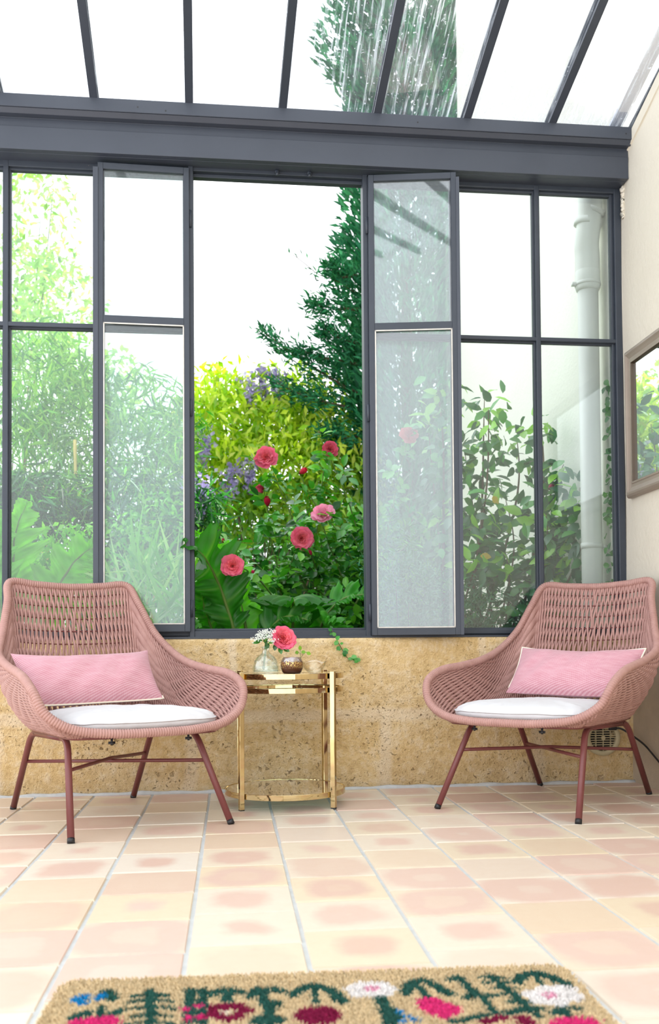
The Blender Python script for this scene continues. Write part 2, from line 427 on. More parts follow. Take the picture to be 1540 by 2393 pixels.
def right_wall():
    mb = MB()
    # face subdivided a little so that it is not perfectly flat
    ny, nz = 90, 60
    Yv = np.linspace(FRONT, 4.13, ny)
    G = np.zeros((ny, nz, 3)); r = np.random.default_rng(9)
    for i, y in enumerate(Yv):
        z = np.linspace(-.05, roof_z(y)-.10, nz); G[i, :, 1] = y; G[i, :, 2] = z
        G[i, :, 0] = WX-.003*np.sin(3*y+1.3*z)*np.sin(5*z-2*y)-.002*np.sin(11*y)*np.sin(9*z+1)
    grid(mb, G[:, ::-1])
    prism(mb, [(FRONT, -.05), (4.13, -.05), (4.13, roof_z(4.13)-.10), (FRONT, roof_z(FRONT)-.10)], 0, WX+.006, WX+.2)
    tag(mb.build('wall_right', M['plaster']), None, None, None, 'structure')
    # rough plaster edge beside the steelwork
    e = MB(); zz = np.linspace(2.44, 2.70, 160); rr = np.random.default_rng(2)
    tube(e, np.stack([WX+.002+.003*rr.normal(0, 1, 160), np.full(160, 4.062), zz], 1), .005+.005*np.abs(rr.normal(0, 1, 160)), 7)
    tag(e.build('trim_1', M['plaster']), None, None, None, 'structure')
right_wall()
mb = MB(); box(mb, (WX, 4.14, -.2), (WX+.3, 7.12, 7.5))
tag(mb.build('wall_outside', M['whitewall'], smooth=False), None, None, None, 'structure')
mb = MB()
gx, gy = np.meshgrid(np.linspace(-14, 10, 80), np.linspace(4.25, 24, 70), indexing='ij')
grid(mb, np.stack([gx, gy, -.05+.03*np.sin(gx*2.1)*np.sin(gy*1.7)], -1))
tag(mb.build('ground_outside', M['soil']), None, None, None, 'structure')

# ---------------------------------------------------------------- eaves beam and glass roof
mb = MB()
prism(mb, [(3.945, 2.722), (3.953, 2.722), (3.953, 2.764), (4.10, 2.764), (4.10, 2.774), (3.945, 2.774)], 0, XL, 1.735)
prism(mb, [(3.968, 2.706), (3.953, 2.722), (3.953, 2.73), (4.02, 2.73), (4.02, 2.66), (3.997, 2.660), (3.999, 2.706)], 0, XL, 1.70)
prism(mb, [(3.992, 2.668), (3.998, 2.668), (3.998, 2.583), (4.16, 2.583), (4.16, 2.575), (3.992, 2.575)], 0, XL, 1.698)
prism(mb, [(4.02, 2.574), (4.14, 2.574), (4.14, 2.585), (4.02, 2.585)], 0, XL, 1.695)
for x, z in ((-.36, 2.744), (-.25, 2.735), (.775, 2.744), (1.67, 2.744)):
    th = np.arange(10)*2*PI/10; mb.add(np.stack([x+.0035*np.cos(th), np.full(10, 3.9445), z+.0035*np.sin(th)], 1), np.array([list(range(10))]), 1)
tag(mb.build('trim_2', [M['beam'], M['black']], smooth=False, bevel=.0015), 'slate grey steel eaves beam over the windows', None, None, 'structure')

RD = np.array([-.0297, 1., -.3077]); RD /= np.linalg.norm(RD)
RUP = np.cross(np.array([1., 0, 0]), RD); RUP /= np.linalg.norm(RUP)
ceil = tag(empty('ceiling', (0, 0, 0)), 'sloping glazed roof on dark bars', None, None, 'structure')
barx = [-1.90, -1.655, -1.28, -.906, -.533, -.158, .219, .608, .985, 1.35, 1.728]
T0, T1 = -.06, 5.6
def roofpt(x, t, lift=0): return np.array([x, 3.97, 2.772])-RD*t+RUP*lift
for i, x in enumerate(barx):
    mb = MB()
    w = .032 if i < 10 else .042
    a, b = roofpt(x, .0, .0), roofpt(x, T1, .0)
    bar(mb, a, b, w, .012, RUP)
    bar(mb, roofpt(x, T0, .022), roofpt(x, T1, .022), .010, .034, RUP)
    bar(mb, roofpt(x, T0, .044), roofpt(x, T1, .044), w*.9, .008, RUP)
    if 3 < i < 10:
        th = np.linspace(0, PI, 8)
        for s in (-1, 1):
            c = roofpt(x+s*w*.5, -.002, -.008)
            tube(mb, [c+np.array([0, -.004, -.004]), c+np.array([s*.006, -.004, .002])], .0035, 6)
    mb.build('roof_bar', M['beam'], ceil, smooth=False)
for i in range(len(barx)-1):
    mb = MB(); xa, xb = barx[i]+.006, barx[i+1]-.006
    v = [roofpt(x, t, l) for l in (.018, .023) for x, t in ((xa, T0), (xb, T0), (xb, T1), (xa, T1))]
    # local pane axes so the rain streaks run down the slope
    mb.add(v, BOXF); mb.build('roof_pane', M['roofglass'], ceil, smooth=False)
mb = MB()
bar(mb, roofpt(1.655, T0, .055), roofpt(1.655, T1, .055), .055, .012, RUP)
mb.build('roof_flashing', simple('pale_flashing', srgb('DADDE8'), .5), ceil, smooth=False)
mb = MB(); xs = [WX+.004, WX+.18]
v = [(x, y, z) for y, z in ((4.13, roof_z(4.13)-.105), (FRONT, roof_z(FRONT)-.105)) for x in xs]
bar(mb, (WX+.03, 4.05, roof_z(4.05)-.075), (WX+.03-.02, FRONT, roof_z(FRONT)-.075), .07, .05, RUP)
mb.build('roof_edge', M['plaster'], ceil, smooth=False)

# ---------------------------------------------------------------- window wall
ZB, ZT, YF = .627, 2.575, 4.085
def frame_bar(mb, a, b, w, d=.045, mould=True):
    """a steel glazing bar with a narrower nose towards the room"""
    a = np.array(a, float); b = np.array(b, float)
    along = 2 if abs(a[2]-b[2]) > abs(a[0]-b[0]) else 0
    o = 2-along if along != 0 else 2
    lo, hi = a.copy(), b.copy()
    A, B = np.minimum(a, b), np.maximum(a, b)
    p, q = A.copy(), B.copy(); p[o] -= w/2; q[o] += w/2; dy = .0015 if along == 0 else 0.; p[1] = YF+.016+dy; q[1] = YF+d-dy
    box(mb, p, q)
    p, q = A.copy(), B.copy(); p[o] -= w*.32; q[o] += w*.32; p[1] = YF+dy; q[1] = YF+.018
    box(mb, p, q)
def pane(name, parent, x0, x1, z0, z1, y, mat):
    mb = MB(); box(mb, (x0, y-.002, z0), (x1, y+.002, z1)); return mb.build(name, mat, parent, smooth=False)
def putty(mb, x0, x1, z0, z1, y, w=.005):
    for a, b in (((x0, y, z0), (x1, y+.004, z0+w)), ((x0, y, z1-w), (x1, y+.004, z1)), ((x0, y, z0), (x0+w, y+.004, z1)), ((x1-w, y, z0), (x1, y+.004, z1))): box(mb, a, b)

# left bay
w1 = tag(empty('window_1'), 'fixed two by two steel window at the left', None, None, 'structure')
mb = MB()
frame_bar(mb, (-.900, 0, ZB), (-.900, 0, ZT), .032)
frame_bar(mb, (-.533, 0, ZB), (-.533, 0, ZT), .030)
frame_bar(mb, (-1.27, 0, ZB), (-1.27, 0, ZT), .030)
frame_bar(mb, (-1.64, 0, ZB), (-1.64, 0, ZT), .030)
frame_bar(mb, (-1.9, 0, ZB+.017), (-.16, 0, ZB+.017), .034)
frame_bar(mb, (-1.9, 0, 2.566), (-.16, 0, 2.566), .05)
frame_bar(mb, (-1.9, 0, 1.903), (-.16, 0, 1.903), .028)
mb.build('window_frame', M['steel'], w1, smooth=False, bevel=.002)
for x0, x1 in ((-1.628, -1.282), (-1.258, -.914), (-.886, -.547), (-.519, -.17)):
    for z0, z1 in ((.660, 1.890), (1.916, 2.545)): pane('pane', w1, x0, x1, z0, z1, YF+.03, M['pane'])
# opening in the middle
w2 = tag(empty('window_2'), 'open middle window with two casements folded back', None, None, 'structure')
mb = MB()
for x in (-.157, .570):
    box(mb, (x-.010, YF-.02, ZB), (x+.010, YF+.05, ZT)); box(mb, (x-.020 if x < 0 else x, YF+.004, ZB), (x if x < 0 else x+.020, YF+.045, ZT))
box(mb, (-.157, YF-.012, ZB), (.570, YF+.05, ZB+.026)); box(mb, (-.157, YF+.02, ZB+.026), (.570, YF+.03, ZB+.036))
box(mb, (-.157, YF-.010, 2.56), (.570, YF+.05, 2.60)); box(mb, (-.157, YF+.012, 2.545), (.570, YF+.045, 2.56))
mb.build('window_frame', M['steel'], w2, smooth=False, bevel=.002)
for x in (.20, .335):
    mb = MB(); th = np.linspace(0, 2*PI, 13)[:-1]
    tube(mb, [(x, YF-.012, 2.568), (x, YF-.028, 2.566)], .009, 10); tube(mb, [(x, YF-.03, 2.562), (x, YF-.03, 2.548)], .006, 8)
    mb.build('latch_keep', M['steel'], w2)
def casement(name, hinge, ang, side, zb, zt, zm, cover, label, glass='pane_dusty'):
    """side -1: leaf runs to the left of its hinge; built in its own axes, x from the hinge to the free edge"""
    root = empty(name, hinge, 0)
    root.parent = w2
    if label: root['label'] = label
    W = .366; s = side
    ca, sa = math.cos(ang), math.sin(ang)
    def tr(mb):
        for k in range(len(mb.v)):
            v = mb.v[k]; x = v[:, 0]*s; y = v[:, 1]
            mb.v[k] = np.stack([x*ca, y-np.abs(x)*sa, v[:, 2]], 1)
        if s < 0: mb.f = [(F[:, ::-1], m) for F, m in mb.f]
        return mb
    mb = MB(); st = .022; dep = .028
    for x0, x1 in ((0, st), (W-st, W)):
        box(mb, (x0, -dep, zb), (x1, 0, zt))
        box(mb, (x0-.004 if x0 else st-.001, -dep*.55, zb+.03), (x1+.004 if x0 == 0 else x0+.001, -.004, zt-.02))
    box(mb, (st, -dep, zb), (W-st, 0, zb+.030)); box(mb, (st, -dep, zt-.026), (W-st, 0, zt)); box(mb, (st, -dep, zm-.015), (W-st, 0, zm+.015))
    tr(mb).build('casement_frame', M['steel'], root, smooth=False, bevel=.0015)
    mb = MB(); box(mb, (W-.002, -dep-.004, zb+.0), (W+cover, -dep+.004, zt-.022)); tr(mb).build('cover_strip', M['beam'], root, smooth=False)
    mb = MB(); putty(mb, st, W-st, zb+.03, zm-.015, -dep-.001); tr(mb).build('putty', M['putty'], root, smooth=False)
    for z0, z1 in ((zb+.03, zm-.015), (zm+.015, zt-.026)):
        mb = MB(); box(mb, (st, -dep*.6, z0), (W-st, -dep*.6+.003, z1)); tr(mb).build('pane', M[glass], root, smooth=False)
    for z in (zb+.06, (zb+zm)/2+.25, zm+.4):
        mb = MB(); tube(mb, [(-.004, -.01, z), (-.004, -.01, z+.07)], .007, 8); tr(mb).build('hinge', M['steel'], root)
casement('casement', (-.163, 4.073, 0), .035, -1, .650, 2.558, 1.918, .018, None)
casement('casement', (.580, 4.066, 0), .17, 1, .630, 2.560, 1.918, .012, None, 'pane_hazy')
# right bay
w3 = tag(empty('window_3'), 'fixed two by two steel window at the right', None, None, 'structure')
mb = MB()
frame_bar(mb, (.955, 0, ZB), (.955, 0, ZT), .030)
frame_bar(mb, (1.322, 0, ZB), (1.322, 0, ZT), .034)
box(mb, (1.668, YF-.001, ZB), (1.70, YF+.05, ZT)); box(mb, (1.655, YF+.0145, ZB), (1.67, YF+.046, ZT))
frame_bar(mb, (.58, 0, ZB+.017), (1.69, 0, ZB+.017), .034)
frame_bar(mb, (.58, 0, 2.570), (1.69, 0, 2.570), .05)
frame_bar(mb, (.58, 0, 1.903), (1.69, 0, 1.903), .028)
mb.build('window_frame', M['steel'], w3, smooth=False, bevel=.004)
for x0, x1 in ((.58, .943), (.968, 1.308), (1.336, 1.658)):
    for z0, z1 in ((.660, 1.890), (1.916, 2.545)): pane('pane', w3, x0, x1, z0, z1, YF+.03, M['pane'])
mb = MB(); box(mb, (XL, 4.055, ZB-.006), (1.70, 4.14, ZB+.002)); mb.build('window_sill', M['steel'], w3, smooth=False)
# ---------------------------------------------------------------- woven chairs
HALF = np.array([[0, .455, .823], [.125, .452, .829], [.228, .440, .834], [.254, .375, .757], [.289, .307, .647], [.327, .217, .568], [.334, .083, .528],
                 [.341, -.062, .508], [.358, -.194, .492], [.358, -.291, .452], [.328, -.330, .382], [.250, -.354, .336], [.134, -.376, .320], [0, -.3835, .318]])
RIMC = np.concatenate([HALF, HALF[1:-1][::-1]*np.array([-1, 1, 1])]); NR = len(RIMC)
def rim_at(u):
    u = np.asarray(u, float); i = np.floor(u).astype(int); t = (u-i)[..., None]
    a, b, c, d = (RIMC[(i+k) % NR] for k in (-1, 0, 1, 2))
    return .5*((2*b)+(-a+c)*t+(2*a-5*b+4*c-d)*t**2+(-a+3*b-3*c+d)*t**3)
def base_at(u):
    p = rim_at(u); x = .265*np.tanh(p[..., 0]*1.25/.265)
    y = -.345+(p[..., 1]+.3835)*.70
    return np.stack([x, y, np.full_like(x, .312)], -1)
def shell(u, v):
    u, v = np.broadcast_arrays(np.asarray(u, float), np.asarray(v, float))
    a = rim_at(u); b = base_at(u)
    o = b-np.array([0, -.06, 0]); o[..., 2] = 0; o /= np.maximum(np.linalg.norm(o, axis=-1), 1e-6)[..., None]
    h = np.maximum(a[..., 2]-b[..., 2], 0)[..., None]
    up = np.array([0, 0, 1.])
    side = np.clip((np.abs(a[..., 0])-.18)/.14, 0, 1)[..., None]
    bk = np.clip((a[..., 1]-.2)/.2, 0, 1)[..., None]
    p1 = a+(b-a)*.30*bk-up*h*.38*(1-bk)+o*(.02*side)*np.minimum(h/.15, 1)
    p2 = b+o*(.055*np.minimum(h/.12, 1)+.02*bk)+up*h*.10
    return bez(a, p1, p2, b, v)
def shell_n(u, v):
    e = 1e-3
    n = np.cross(shell(u+e, v)-shell(u-e, v), shell(u, np.clip(v+e, 0, 1))-shell(u, np.clip(v-e, 0, 1)))
    return n/np.maximum(np.linalg.norm(n, axis=-1), 1e-9)[..., None]

def make_chair():
    root = empty('wicker_lounge_chair')
    # --- weave: ropes run down the back, fan out at the corners and lie along the arms
    ROWS = 13
    paths = []
    def path(uT, uB, vB, q, n=64):
        s = np.linspace(0, 1, n); return uT+(uB-uT)*s**q, vB*s**(.8 if q > 1 else 1.)
    nb = 30
    for i in range(nb): paths.append(path((i+.5)/nb*2.05, (i+.5)/nb*2.25, 1., 1.))
    ns = 38
    for i in range(ns):
        t = (i+.5)/ns; paths.append(path(2.05+1.25*t, 2.25+7.0*t, 1., 1.+.45*min(1, t*2)))
    nf = 32
    for i in range(nf):
        t = (i+.5)/nf; paths.append(path(3.3+2.9*t, 9.25+.5*t, 1-t*.98, 1.45))
    n2 = 30
    for i in range(n2): paths.append(path(9.85+3.1*(i+.5)/n2, 9.6+3.35*(i+.5)/n2, 1., 1., 12))
    mb = MB()
    for i, (u, v) in enumerate(paths):
        s = np.linspace(0, 1, len(u))
        P = shell(u, v); N = shell_n(u, v)
        L = np.concatenate([[0], np.cumsum(np.linalg.norm(np.diff(P, axis=0), axis=1))])
        env = np.minimum(1, np.minimum(s, 1-s)*12)
        P = P+N*(.0050*np.cos(PI*(s*ROWS+i))*env)[:, None]
        T = np.gradient(P, axis=0); T /= np.linalg.norm(T, axis=1)[:, None]
        P = P+np.cross(T, N)*((.0016 if i < nb else .0008)*np.sin(PI*(s*ROWS+i))*env)[:, None]
        for sx in (1, -1): tube(mb, P*np.array([sx, 1, 1]), .0045 if i < nb else .0044, 6, caps=False)
    mb.build('woven_shell', M['rope'], root)
    # --- the thin rods the ropes weave round
    mb = MB()
    for k in range(1, ROWS):
        sk = k/ROWS; pts = []
        for u, v in paths[:nb+ns+nf]:
            s = np.linspace(0, 1, len(u)); pts.append(shell(np.interp(sk, s, u), np.interp(sk, s, v)))
        pts = np.array(pts)
        full = np.concatenate([pts[::-1]*np.array([-1, 1, 1]), pts])
        tube(mb, full, .0024, 5)
    mb.build('rib_rods', M['legmetal'], root)
    # --- rope wrapped rim
    mb = MB()
    uu = np.linspace(0, NR, 4000, endpoint=False); P = rim_at(uu)
    L = np.concatenate([[0], np.cumsum(np.linalg.norm(np.diff(np.concatenate([P, P[:1]]), axis=0), axis=1))])
    n = int(L[-1]/.0086)*5
    t = np.arange(n)/n*L[-1]; u = np.interp(t, L, np.append(uu, NR)); P = rim_at(u)
    r = .0120+.0030*np.sqrt(np.abs(np.sin(PI*np.arange(n)/5)))
    tube(mb, P, r, 10, closed=True)
    mb.build('wrapped_rim', M['rope'], root)
    # --- tube base
    rr = .0112
    FT, RT = (.222, -.200, .298), (.226, .170, .293)
    FF, RF = (.268, -.372, .008), (.231, .376, .008)
    def rail(sx):
        f = np.array(FT)*(sx, 1, 1); b = np.array(RT)*(sx, 1, 1)
        return f, b
    def on(a, b, z): a, b = np.array(a), np.array(b); return a+(b-a)*((z-a[2])/(b[2]-a[2]))
    for sx in (1, -1):
        f, b = rail(sx); m = np.array([sx, 1, 1])
        d = (f-b)/np.linalg.norm(f-b)
        mb = MB(); tube(mb, [b+d*.04, f-d*.04], rr, 14); mb.build('side_rail', M['legmetal'], root)
        for top, foot, s in ((f, np.array(FF)*m, -1), (b, np.array(RF)*m, 1)):
            dl = (foot-top)/np.linalg.norm(foot-top); c0 = top+d*.05*s; c1 = top+dl*.05
            tt = np.linspace(0, 1, 10)[:, None]
            arc = (1-tt)**2*c0+2*tt*(1-tt)*top+tt**2*c1
            mb = MB(); tube(mb, np.concatenate([[c0+d*.01*s], arc, [foot]]), rr, 14)
            leg = mb.build('leg', M['legmetal'], root)
            mb = MB(); tube(mb, [foot+dl*.0085-dl*.0, foot-dl*.006], rr*1.03, 14); mb.build('foot_cap', M['black'], leg)
    for sx in (1, -1):
        a = on(np.array(FT)*(sx, 1, 1), np.array(FF)*(sx, 1, 1), .203); b = on(np.array(RT)*(-sx, 1, 1), np.array(RF)*(-sx, 1, 1), .186)
        if sx < 0:
            mid = (a+b)/2+np.array([0, 0, .010]); P = catmull([a, a+(mid-a)*.8, mid, b+(mid-b)*.8, b], 6)
        else: P = np.array([a, b])
        mb = MB(); tube(mb, P, .0062, 12); mb.build('stretcher', M['legmetal'], root)
    mb = MB()
    for y, z in ((-.235, .3035), (.10, .3035)):
        tube(mb, [(-.226, y, z), (.226, y, z)], .008, 10)
    u = np.linspace(0, NR, 140, endpoint=False); tube(mb, base_at(u)-np.array([0, 0, .004]), .007, 8, closed=True)
    mb.build('seat_frame', M['legmetal'], root)
    for x, y in ((.13, -.345), (-.13, -.345), (.13, .15), (-.13, .15)):
        mb = MB(); tube(mb, [(x, y, .304), (x, y, .283)], .004, 8); tube(mb, [(x, y, .292), (x, y, .286)], .008, 6); bar(mb, (x-.011, y, .290), (x+.011, y, .290), .004, .008)
        mb.build('wing_nut', M['black'], root)
    # webbing that carries the seat
    mb = MB(); Y = np.linspace(-.33, .22, 26)
    for y in Y:
        hw = .262*max(0., 1-abs((y+.055)/.30)**3.2)**(1/3.2)
        if hw > .03: tube(mb, [(-hw, y, .314), (0, y, .311), (hw, y, .314)], .0042, 6)
    mb.build('seat_webbing', M['rope'], root)
    return root
chair0 = make_chair()
POSE_L = ((-.4134, 3.5092, 0), math.atan2(.4605, .8876)); POSE_R = ((1.1855, 3.5808, 0), math.atan2(-.6891, .7247))
chair0.location = POSE_L[0]; chair0.rotation_euler = (0, 0, POSE_L[1])
chair1 = dup(chair0, *POSE_R)
tag(chair0, 'pink rope-woven lounge chair left of the brass side table', 'chair', 'pair of woven rope chairs')
tag(chair1, 'pink rope-woven lounge chair in the corner below the framed mirror', 'chair', 'pair of woven rope chairs')

def make_seat_cushion():
    root = empty('seat_cushion')
    mb = MB(); n, m = 120, 20; r = np.random.default_rng(11)
    th = np.arange(n)*2*PI/n; k = 3.4
    cx = np.sign(np.cos(th))*np.abs(np.cos(th))**(2/k); cy = np.sign(np.sin(th))*np.abs(np.sin(th))**(2/k)
    hx, hy, yc = .268+.016*np.clip(-cy, -1, 1), .262, -.085
    def ring(f, z): return np.stack([cx*hx*f, yc+cy*hy*f, z], -1)
    wr = .0018*np.sin(th*9+1)+.0014*np.sin(th*17)
    rows = []
    prof = [(0, .000), (.5, .000), (.8, .001), (.93, .004), (.985, .010), (1.0, .018), (1.004, .025), (.995, .031), (.97, .041), (.90, .051), (.75, .060), (.5, .0655), (.25, .068), (0, .0685)]
    for f, z in prof:
        zz = np.full(n, z)
        if .3 < f < .99 and z > .02: zz = zz+wr*(f)*1.2
        if f > .1: zz = zz+.003*np.sin(cx*4+cy*3)*(1-f)*(z > .03)
        rows.append(ring(max(f, .001), zz))
    grid(mb, np.array(rows), wrap=True)
    mb.build('cushion_body', M['cotton'], root)
    mb = MB(); P = ring(1.006, np.full(n, .030)+wr*.5); tube(mb, P, .0022, 6, closed=True)
    mb.build('seam', M['cotton'], root)
    return root
def place(o, pose, lx, ly, z, rz=0):
    (x, y, _), a = pose; o.location = (x+lx*math.cos(a)-ly*math.sin(a), y+lx*math.sin(a)+ly*math.cos(a), z); o.rotation_euler = (0, 0, a+rz)
sc0 = make_seat_cushion(); sc1 = dup(sc0, (0, 0, 0), 0)
place(sc0, POSE_L, .012, 0, .3195, .02); place(sc1, POSE_R, 0, 0, .3195, 0)
tag(sc0, 'white seat cushion with slipped wrinkled corner on the left woven chair', 'cushion', 'white seat cushions')
tag(sc1, 'white seat cushion lying flat on the woven chair below the mirror', 'cushion', 'white seat cushions')

def make_pillow(seed, sag, edges):
    root = empty('lumbar_pillow')
    r = np.random.default_rng(seed)
    nx, ny = 60, 30; hx, hy, th = .255, .112, .060
    mb = MB(); UV = []
    for s in (1, -1):
        X, Y = np.meshgrid(np.linspace(-1, 1, nx), np.linspace(-1, 1, ny), indexing='ij')
        # edges pull in between the corners
        px = X*hx*(1-.045*(1-Y**2)); py = Y*hy*(1-.10*(1-X**2)**1.0)+sag*.014*(X**2-.4)
        z = s*th*(np.maximum(1-np.abs(X)**3.2, 0)**.62*np.maximum(1-np.abs(Y)**2.6, 0)**.62)
        z = z*(1+.05*np.sin(7*X+3*Y+seed)+.04*np.sin(13*X-5*Y))
        z = z+.0045*np.sin(5*X+seed)*np.sin(4*Y+1)*(1-X**2)
        G = np.stack([px, z, py], -1)
        grid(mb, G if s > 0 else G[::-1]); u = np.stack([(X+1)/2, (Y+1)/4], -1).reshape(-1, 2); UV.append(u if s > 0 else np.stack([(X+1)/2, (Y+1)/4], -1)[::-1].reshape(-1, 2))
    o = mb.build('pillow_cover', M['pillow'], root)
    uvl = o.data.uv_layers.new(name='UVMap'); li = np.zeros(len(o.data.loops), int); o.data.loops.foreach_get('vertex_index', li)
    uvl.data.foreach_set('uv', np.concatenate(UV)[li].ravel())
    t = np.linspace(-1, 1, 40)
    ex = np.concatenate([t, np.ones(20), -t, -np.ones(20)]); ey = np.concatenate([-np.ones(40), np.linspace(-1, 1, 20), np.ones(40), np.linspace(1, -1, 20)])
    P = np.stack([ex*hx*(1-.045*(1-ey**2)), .0045*np.sin(5*ex+seed)*np.sin(4*ey+1)*(1-ex**2), ey*hy*(1-.10*(1-ex**2))+sag*.014*(ex**2-.4)], 1)
    keep = np.r_[True, np.linalg.norm(np.diff(P, axis=0), axis=1) > 1e-4]; P = P[keep][:-1]
    hgt = P[:, 2]/hy; sel = (hgt < -.72) if edges[1] < 0 else (hgt > -.75)
    k0 = int(np.argmin(hgt+np.abs(P[:, 0])*.0)) if edges[1] > 0 else int(np.argmax(hgt)); P = np.roll(P, -k0, 0); sel = np.roll(sel, -k0); P = P[sel]
    mb = MB(); tube(mb, P, .0034, 7); mb.build('piping', M['piping'], root)
    return root
def place_pillow(o, pose, lx, ly, z, tilt, rz, roll):
    place(o, pose, lx, ly, z)
    o.rotation_mode = 'XYZ'; a = pose[1]
    Mx = Matrix.Rotation(a+rz, 4, 'Z') @ Matrix.Rotation(tilt, 4, 'X') @ Matrix.Rotation(roll, 4, 'Y')
    o.rotation_euler = Mx.to_euler()
pw0 = make_pillow(1, 1., (-1, -.3)); pw1 = make_pillow(4, .8, (-.75, 1.1))
place_pillow(pw0, POSE_L, -.035, .125, .478, -.66, .0, -.02)
place_pillow(pw1, POSE_R, .040, .120, .478, -.66, .0, .02)
tag(pw0, 'pink lumbar pillow with cream piping at its lower edge, on the left chair', 'pillow', 'pink lumbar pillows')
tag(pw1, 'pink lumbar pillow with cream piping along its top, below the mirror', 'pillow', 'pink lumbar pillows')
# ---------------------------------------------------------------- brass side table
TC = np.array([.200, 3.725]); TR = .222
tb = tag(empty('side_table', (TC[0], TC[1], 0)), 'round brass and glass side table between the two chairs', 'table')
def ringband(name, z0, z1, r, parent):
    mb = MB(); lathe(mb, [(r-.004, z0), (r-.0006, z0), (r, z0+.0006), (r, z1-.0006), (r-.0006, z1), (r-.004, z1), (r-.006, z1-.003), (r-.006, z0+.003), (r-.004, z0)], 160)
    return mb.build(name, M['brass'], parent, smooth=False)
ringband('top_ring', .468, .488, TR, tb); ringband('lower_ring', .418, .436, TR, tb); rb = ringband('shelf_ring', .040, .060, TR+.004, tb)
def disc(name, z, r, parent, t=.006):
    mb = MB(); lathe(mb, [(0.0005, z), (r, z), (r, z+t), (.0005, z+t)], 96); return mb.build(name, M['tableglass'], parent, smooth=False)
disc('glass_top', .4815, TR-.0065, tb); disc('glass_shelf', .0525, TR-.0025, tb)
for sx, sy, rot in ((-1, -1, .40), (1, -1, -.52), (-1, 1, -.40), (1, 1, .40)):
    c = np.array([.158*sx, .158*sy]); mb = MB()
    k = (TR+.012)/np.linalg.norm(c); c = c*k
    bar(mb, (*c, .004), (*c, .494), .0175, .0175, (math.cos(rot), math.sin(rot), 0))
    lg = mb.build('leg', M['brass'], tb, smooth=False, bevel=.0012)
    mb = MB(); bar(mb, (*c, .0), (*c, .006), .0165, .0165, (math.cos(rot), math.sin(rot), 0)); mb.build('foot_pad', M['black'], lg, smooth=False)
TZ = .4883
# --- glass bottle vase
vx, vy = .128, 3.66
va = tag(empty('bud_vase', (vx, vy, TZ)), 'clear ribbed glass bottle vase holding the pink rose', 'vase')
mb = MB()
prof = [(.0005, .0), (.048, .0), (.0515, .003), (.051, .012), (.0485, .028), (.042, .046), (.031, .061), (.020, .069), (.0145, .074), (.0135, .086), (.0148, .092), (.0185, .095), (.0195, .097), (.018, .0985), (.0150, .097), (.0128, .090), (.012, .076), (.018, .0675), (.029, .059), (.0400, .045), (.0465, .028), (.0485, .012), (.046, .006), (.0005, .005)]
lathe(mb, prof, 72, ribs=12, amp=.012); mb.build('bottle', M['clear'], va)
mb = MB(); lathe(mb, [(.0005, .006), (.0455, .007), (.0478, .012), (.0462, .026), (.0005, .0262)], 48); mb.build('water', clear_glass('water', (.95, .99, .98)), va)

# ---------------------------------------------------------------- flowers
def unit(v): v = np.asarray(v, float); return v/np.linalg.norm(v)
def frame(ax):
    ax = unit(ax); s = np.cross(ax, (0, 0, 1.) if abs(ax[2]) < .9 else (1., 0, 0)); s = unit(s); return s, np.cross(ax, s), ax
def rose(mb, c, ax, R, seed, inner, outer, openness=1.):
    r = np.random.default_rng(seed); s, t, a = frame(ax)
    rings = [(5, .12, .42, .30), (7, .30, .50, .34), (9, .52, .58, .36), (10, .72, .66, .40), (11, .92, .76, .44), (10, 1.10, .86, .50), (9, 1.28, .95, .56), (8, 1.50, 1.0, .60)]
    ph = 0
    for k, (n, opn, ln, wd) in enumerate(rings):
        ph += r.uniform(.3, .9)
        for i in range(n):
            phi = ph+i*2*PI/n+r.normal(0, .2)
            L = R*ln*r.uniform(.82, 1.12); Wd = R*wd*r.uniform(.8, 1.2)
            na, nb_ = 9, 7
            A = np.linspace(-1, 1, na); B = np.linspace(0, 1, nb_)
            th0 = opn*openness*r.uniform(.8, 1.15)
            ang = th0*(.55+.60*B); db = L/(nb_-1)
            rr = R*.03+np.concatenate([[0], np.cumsum(np.sin(ang[:-1])*db)]); zz = np.concatenate([[0], np.cumsum(np.cos(ang[:-1])*db)])-R*.30
            w = Wd*np.sin(PI*(.10+.66*B))**.7
            cup = .42*(1-.7*B)*(1 if k < 6 else .6)
            A2, B2 = np.meshgrid(A, np.arange(nb_), indexing='ij'); bb = B[B2]
            lat = A2*w[B2]; ruf = R*.055*np.sin(A2*r.uniform(5, 8)+r.uniform(0, 6))*bb**2
            inn = cup*w[B2]*A2**2-ruf
            rad2 = rr[B2]-inn*np.cos(ang[B2]); z2 = zz[B2]+inn*np.sin(ang[B2])
            notch = (bb == 1)*R*(.05*np.abs(A2)**2-.04*np.exp(-(A2/.25)**2)*r.uniform(0, 1.2))
            rad2 = rad2-notch*np.sin(ang[B2]); z2 = z2-notch*np.cos(ang[B2])
            dirr = math.cos(phi)*s+math.sin(phi)*t; dl = -math.sin(phi)*s+math.cos(phi)*t
            P = np.array(c)+rad2[..., None]*dirr+lat[..., None]*dl+z2[..., None]*a
            f = np.clip(k/6.5+.12*r.normal()-.15, 0, 1)
            col = (np.array(inner)*(1-f)+np.array(outer)*f)*(.9+.2*r.random())
            col = col[None, None]*(1-.18*bb[..., None])+np.array([.92, .55, .64])*.18*bb[..., None]
            grid(mb, P, 0, np.clip(col, 0, 1).reshape(-1, 3))
CORAL, PINK, PALE, DEEP = srgb('F2686C'), srgb('EE5688'), srgb('F09CC0'), srgb('DC2E68')
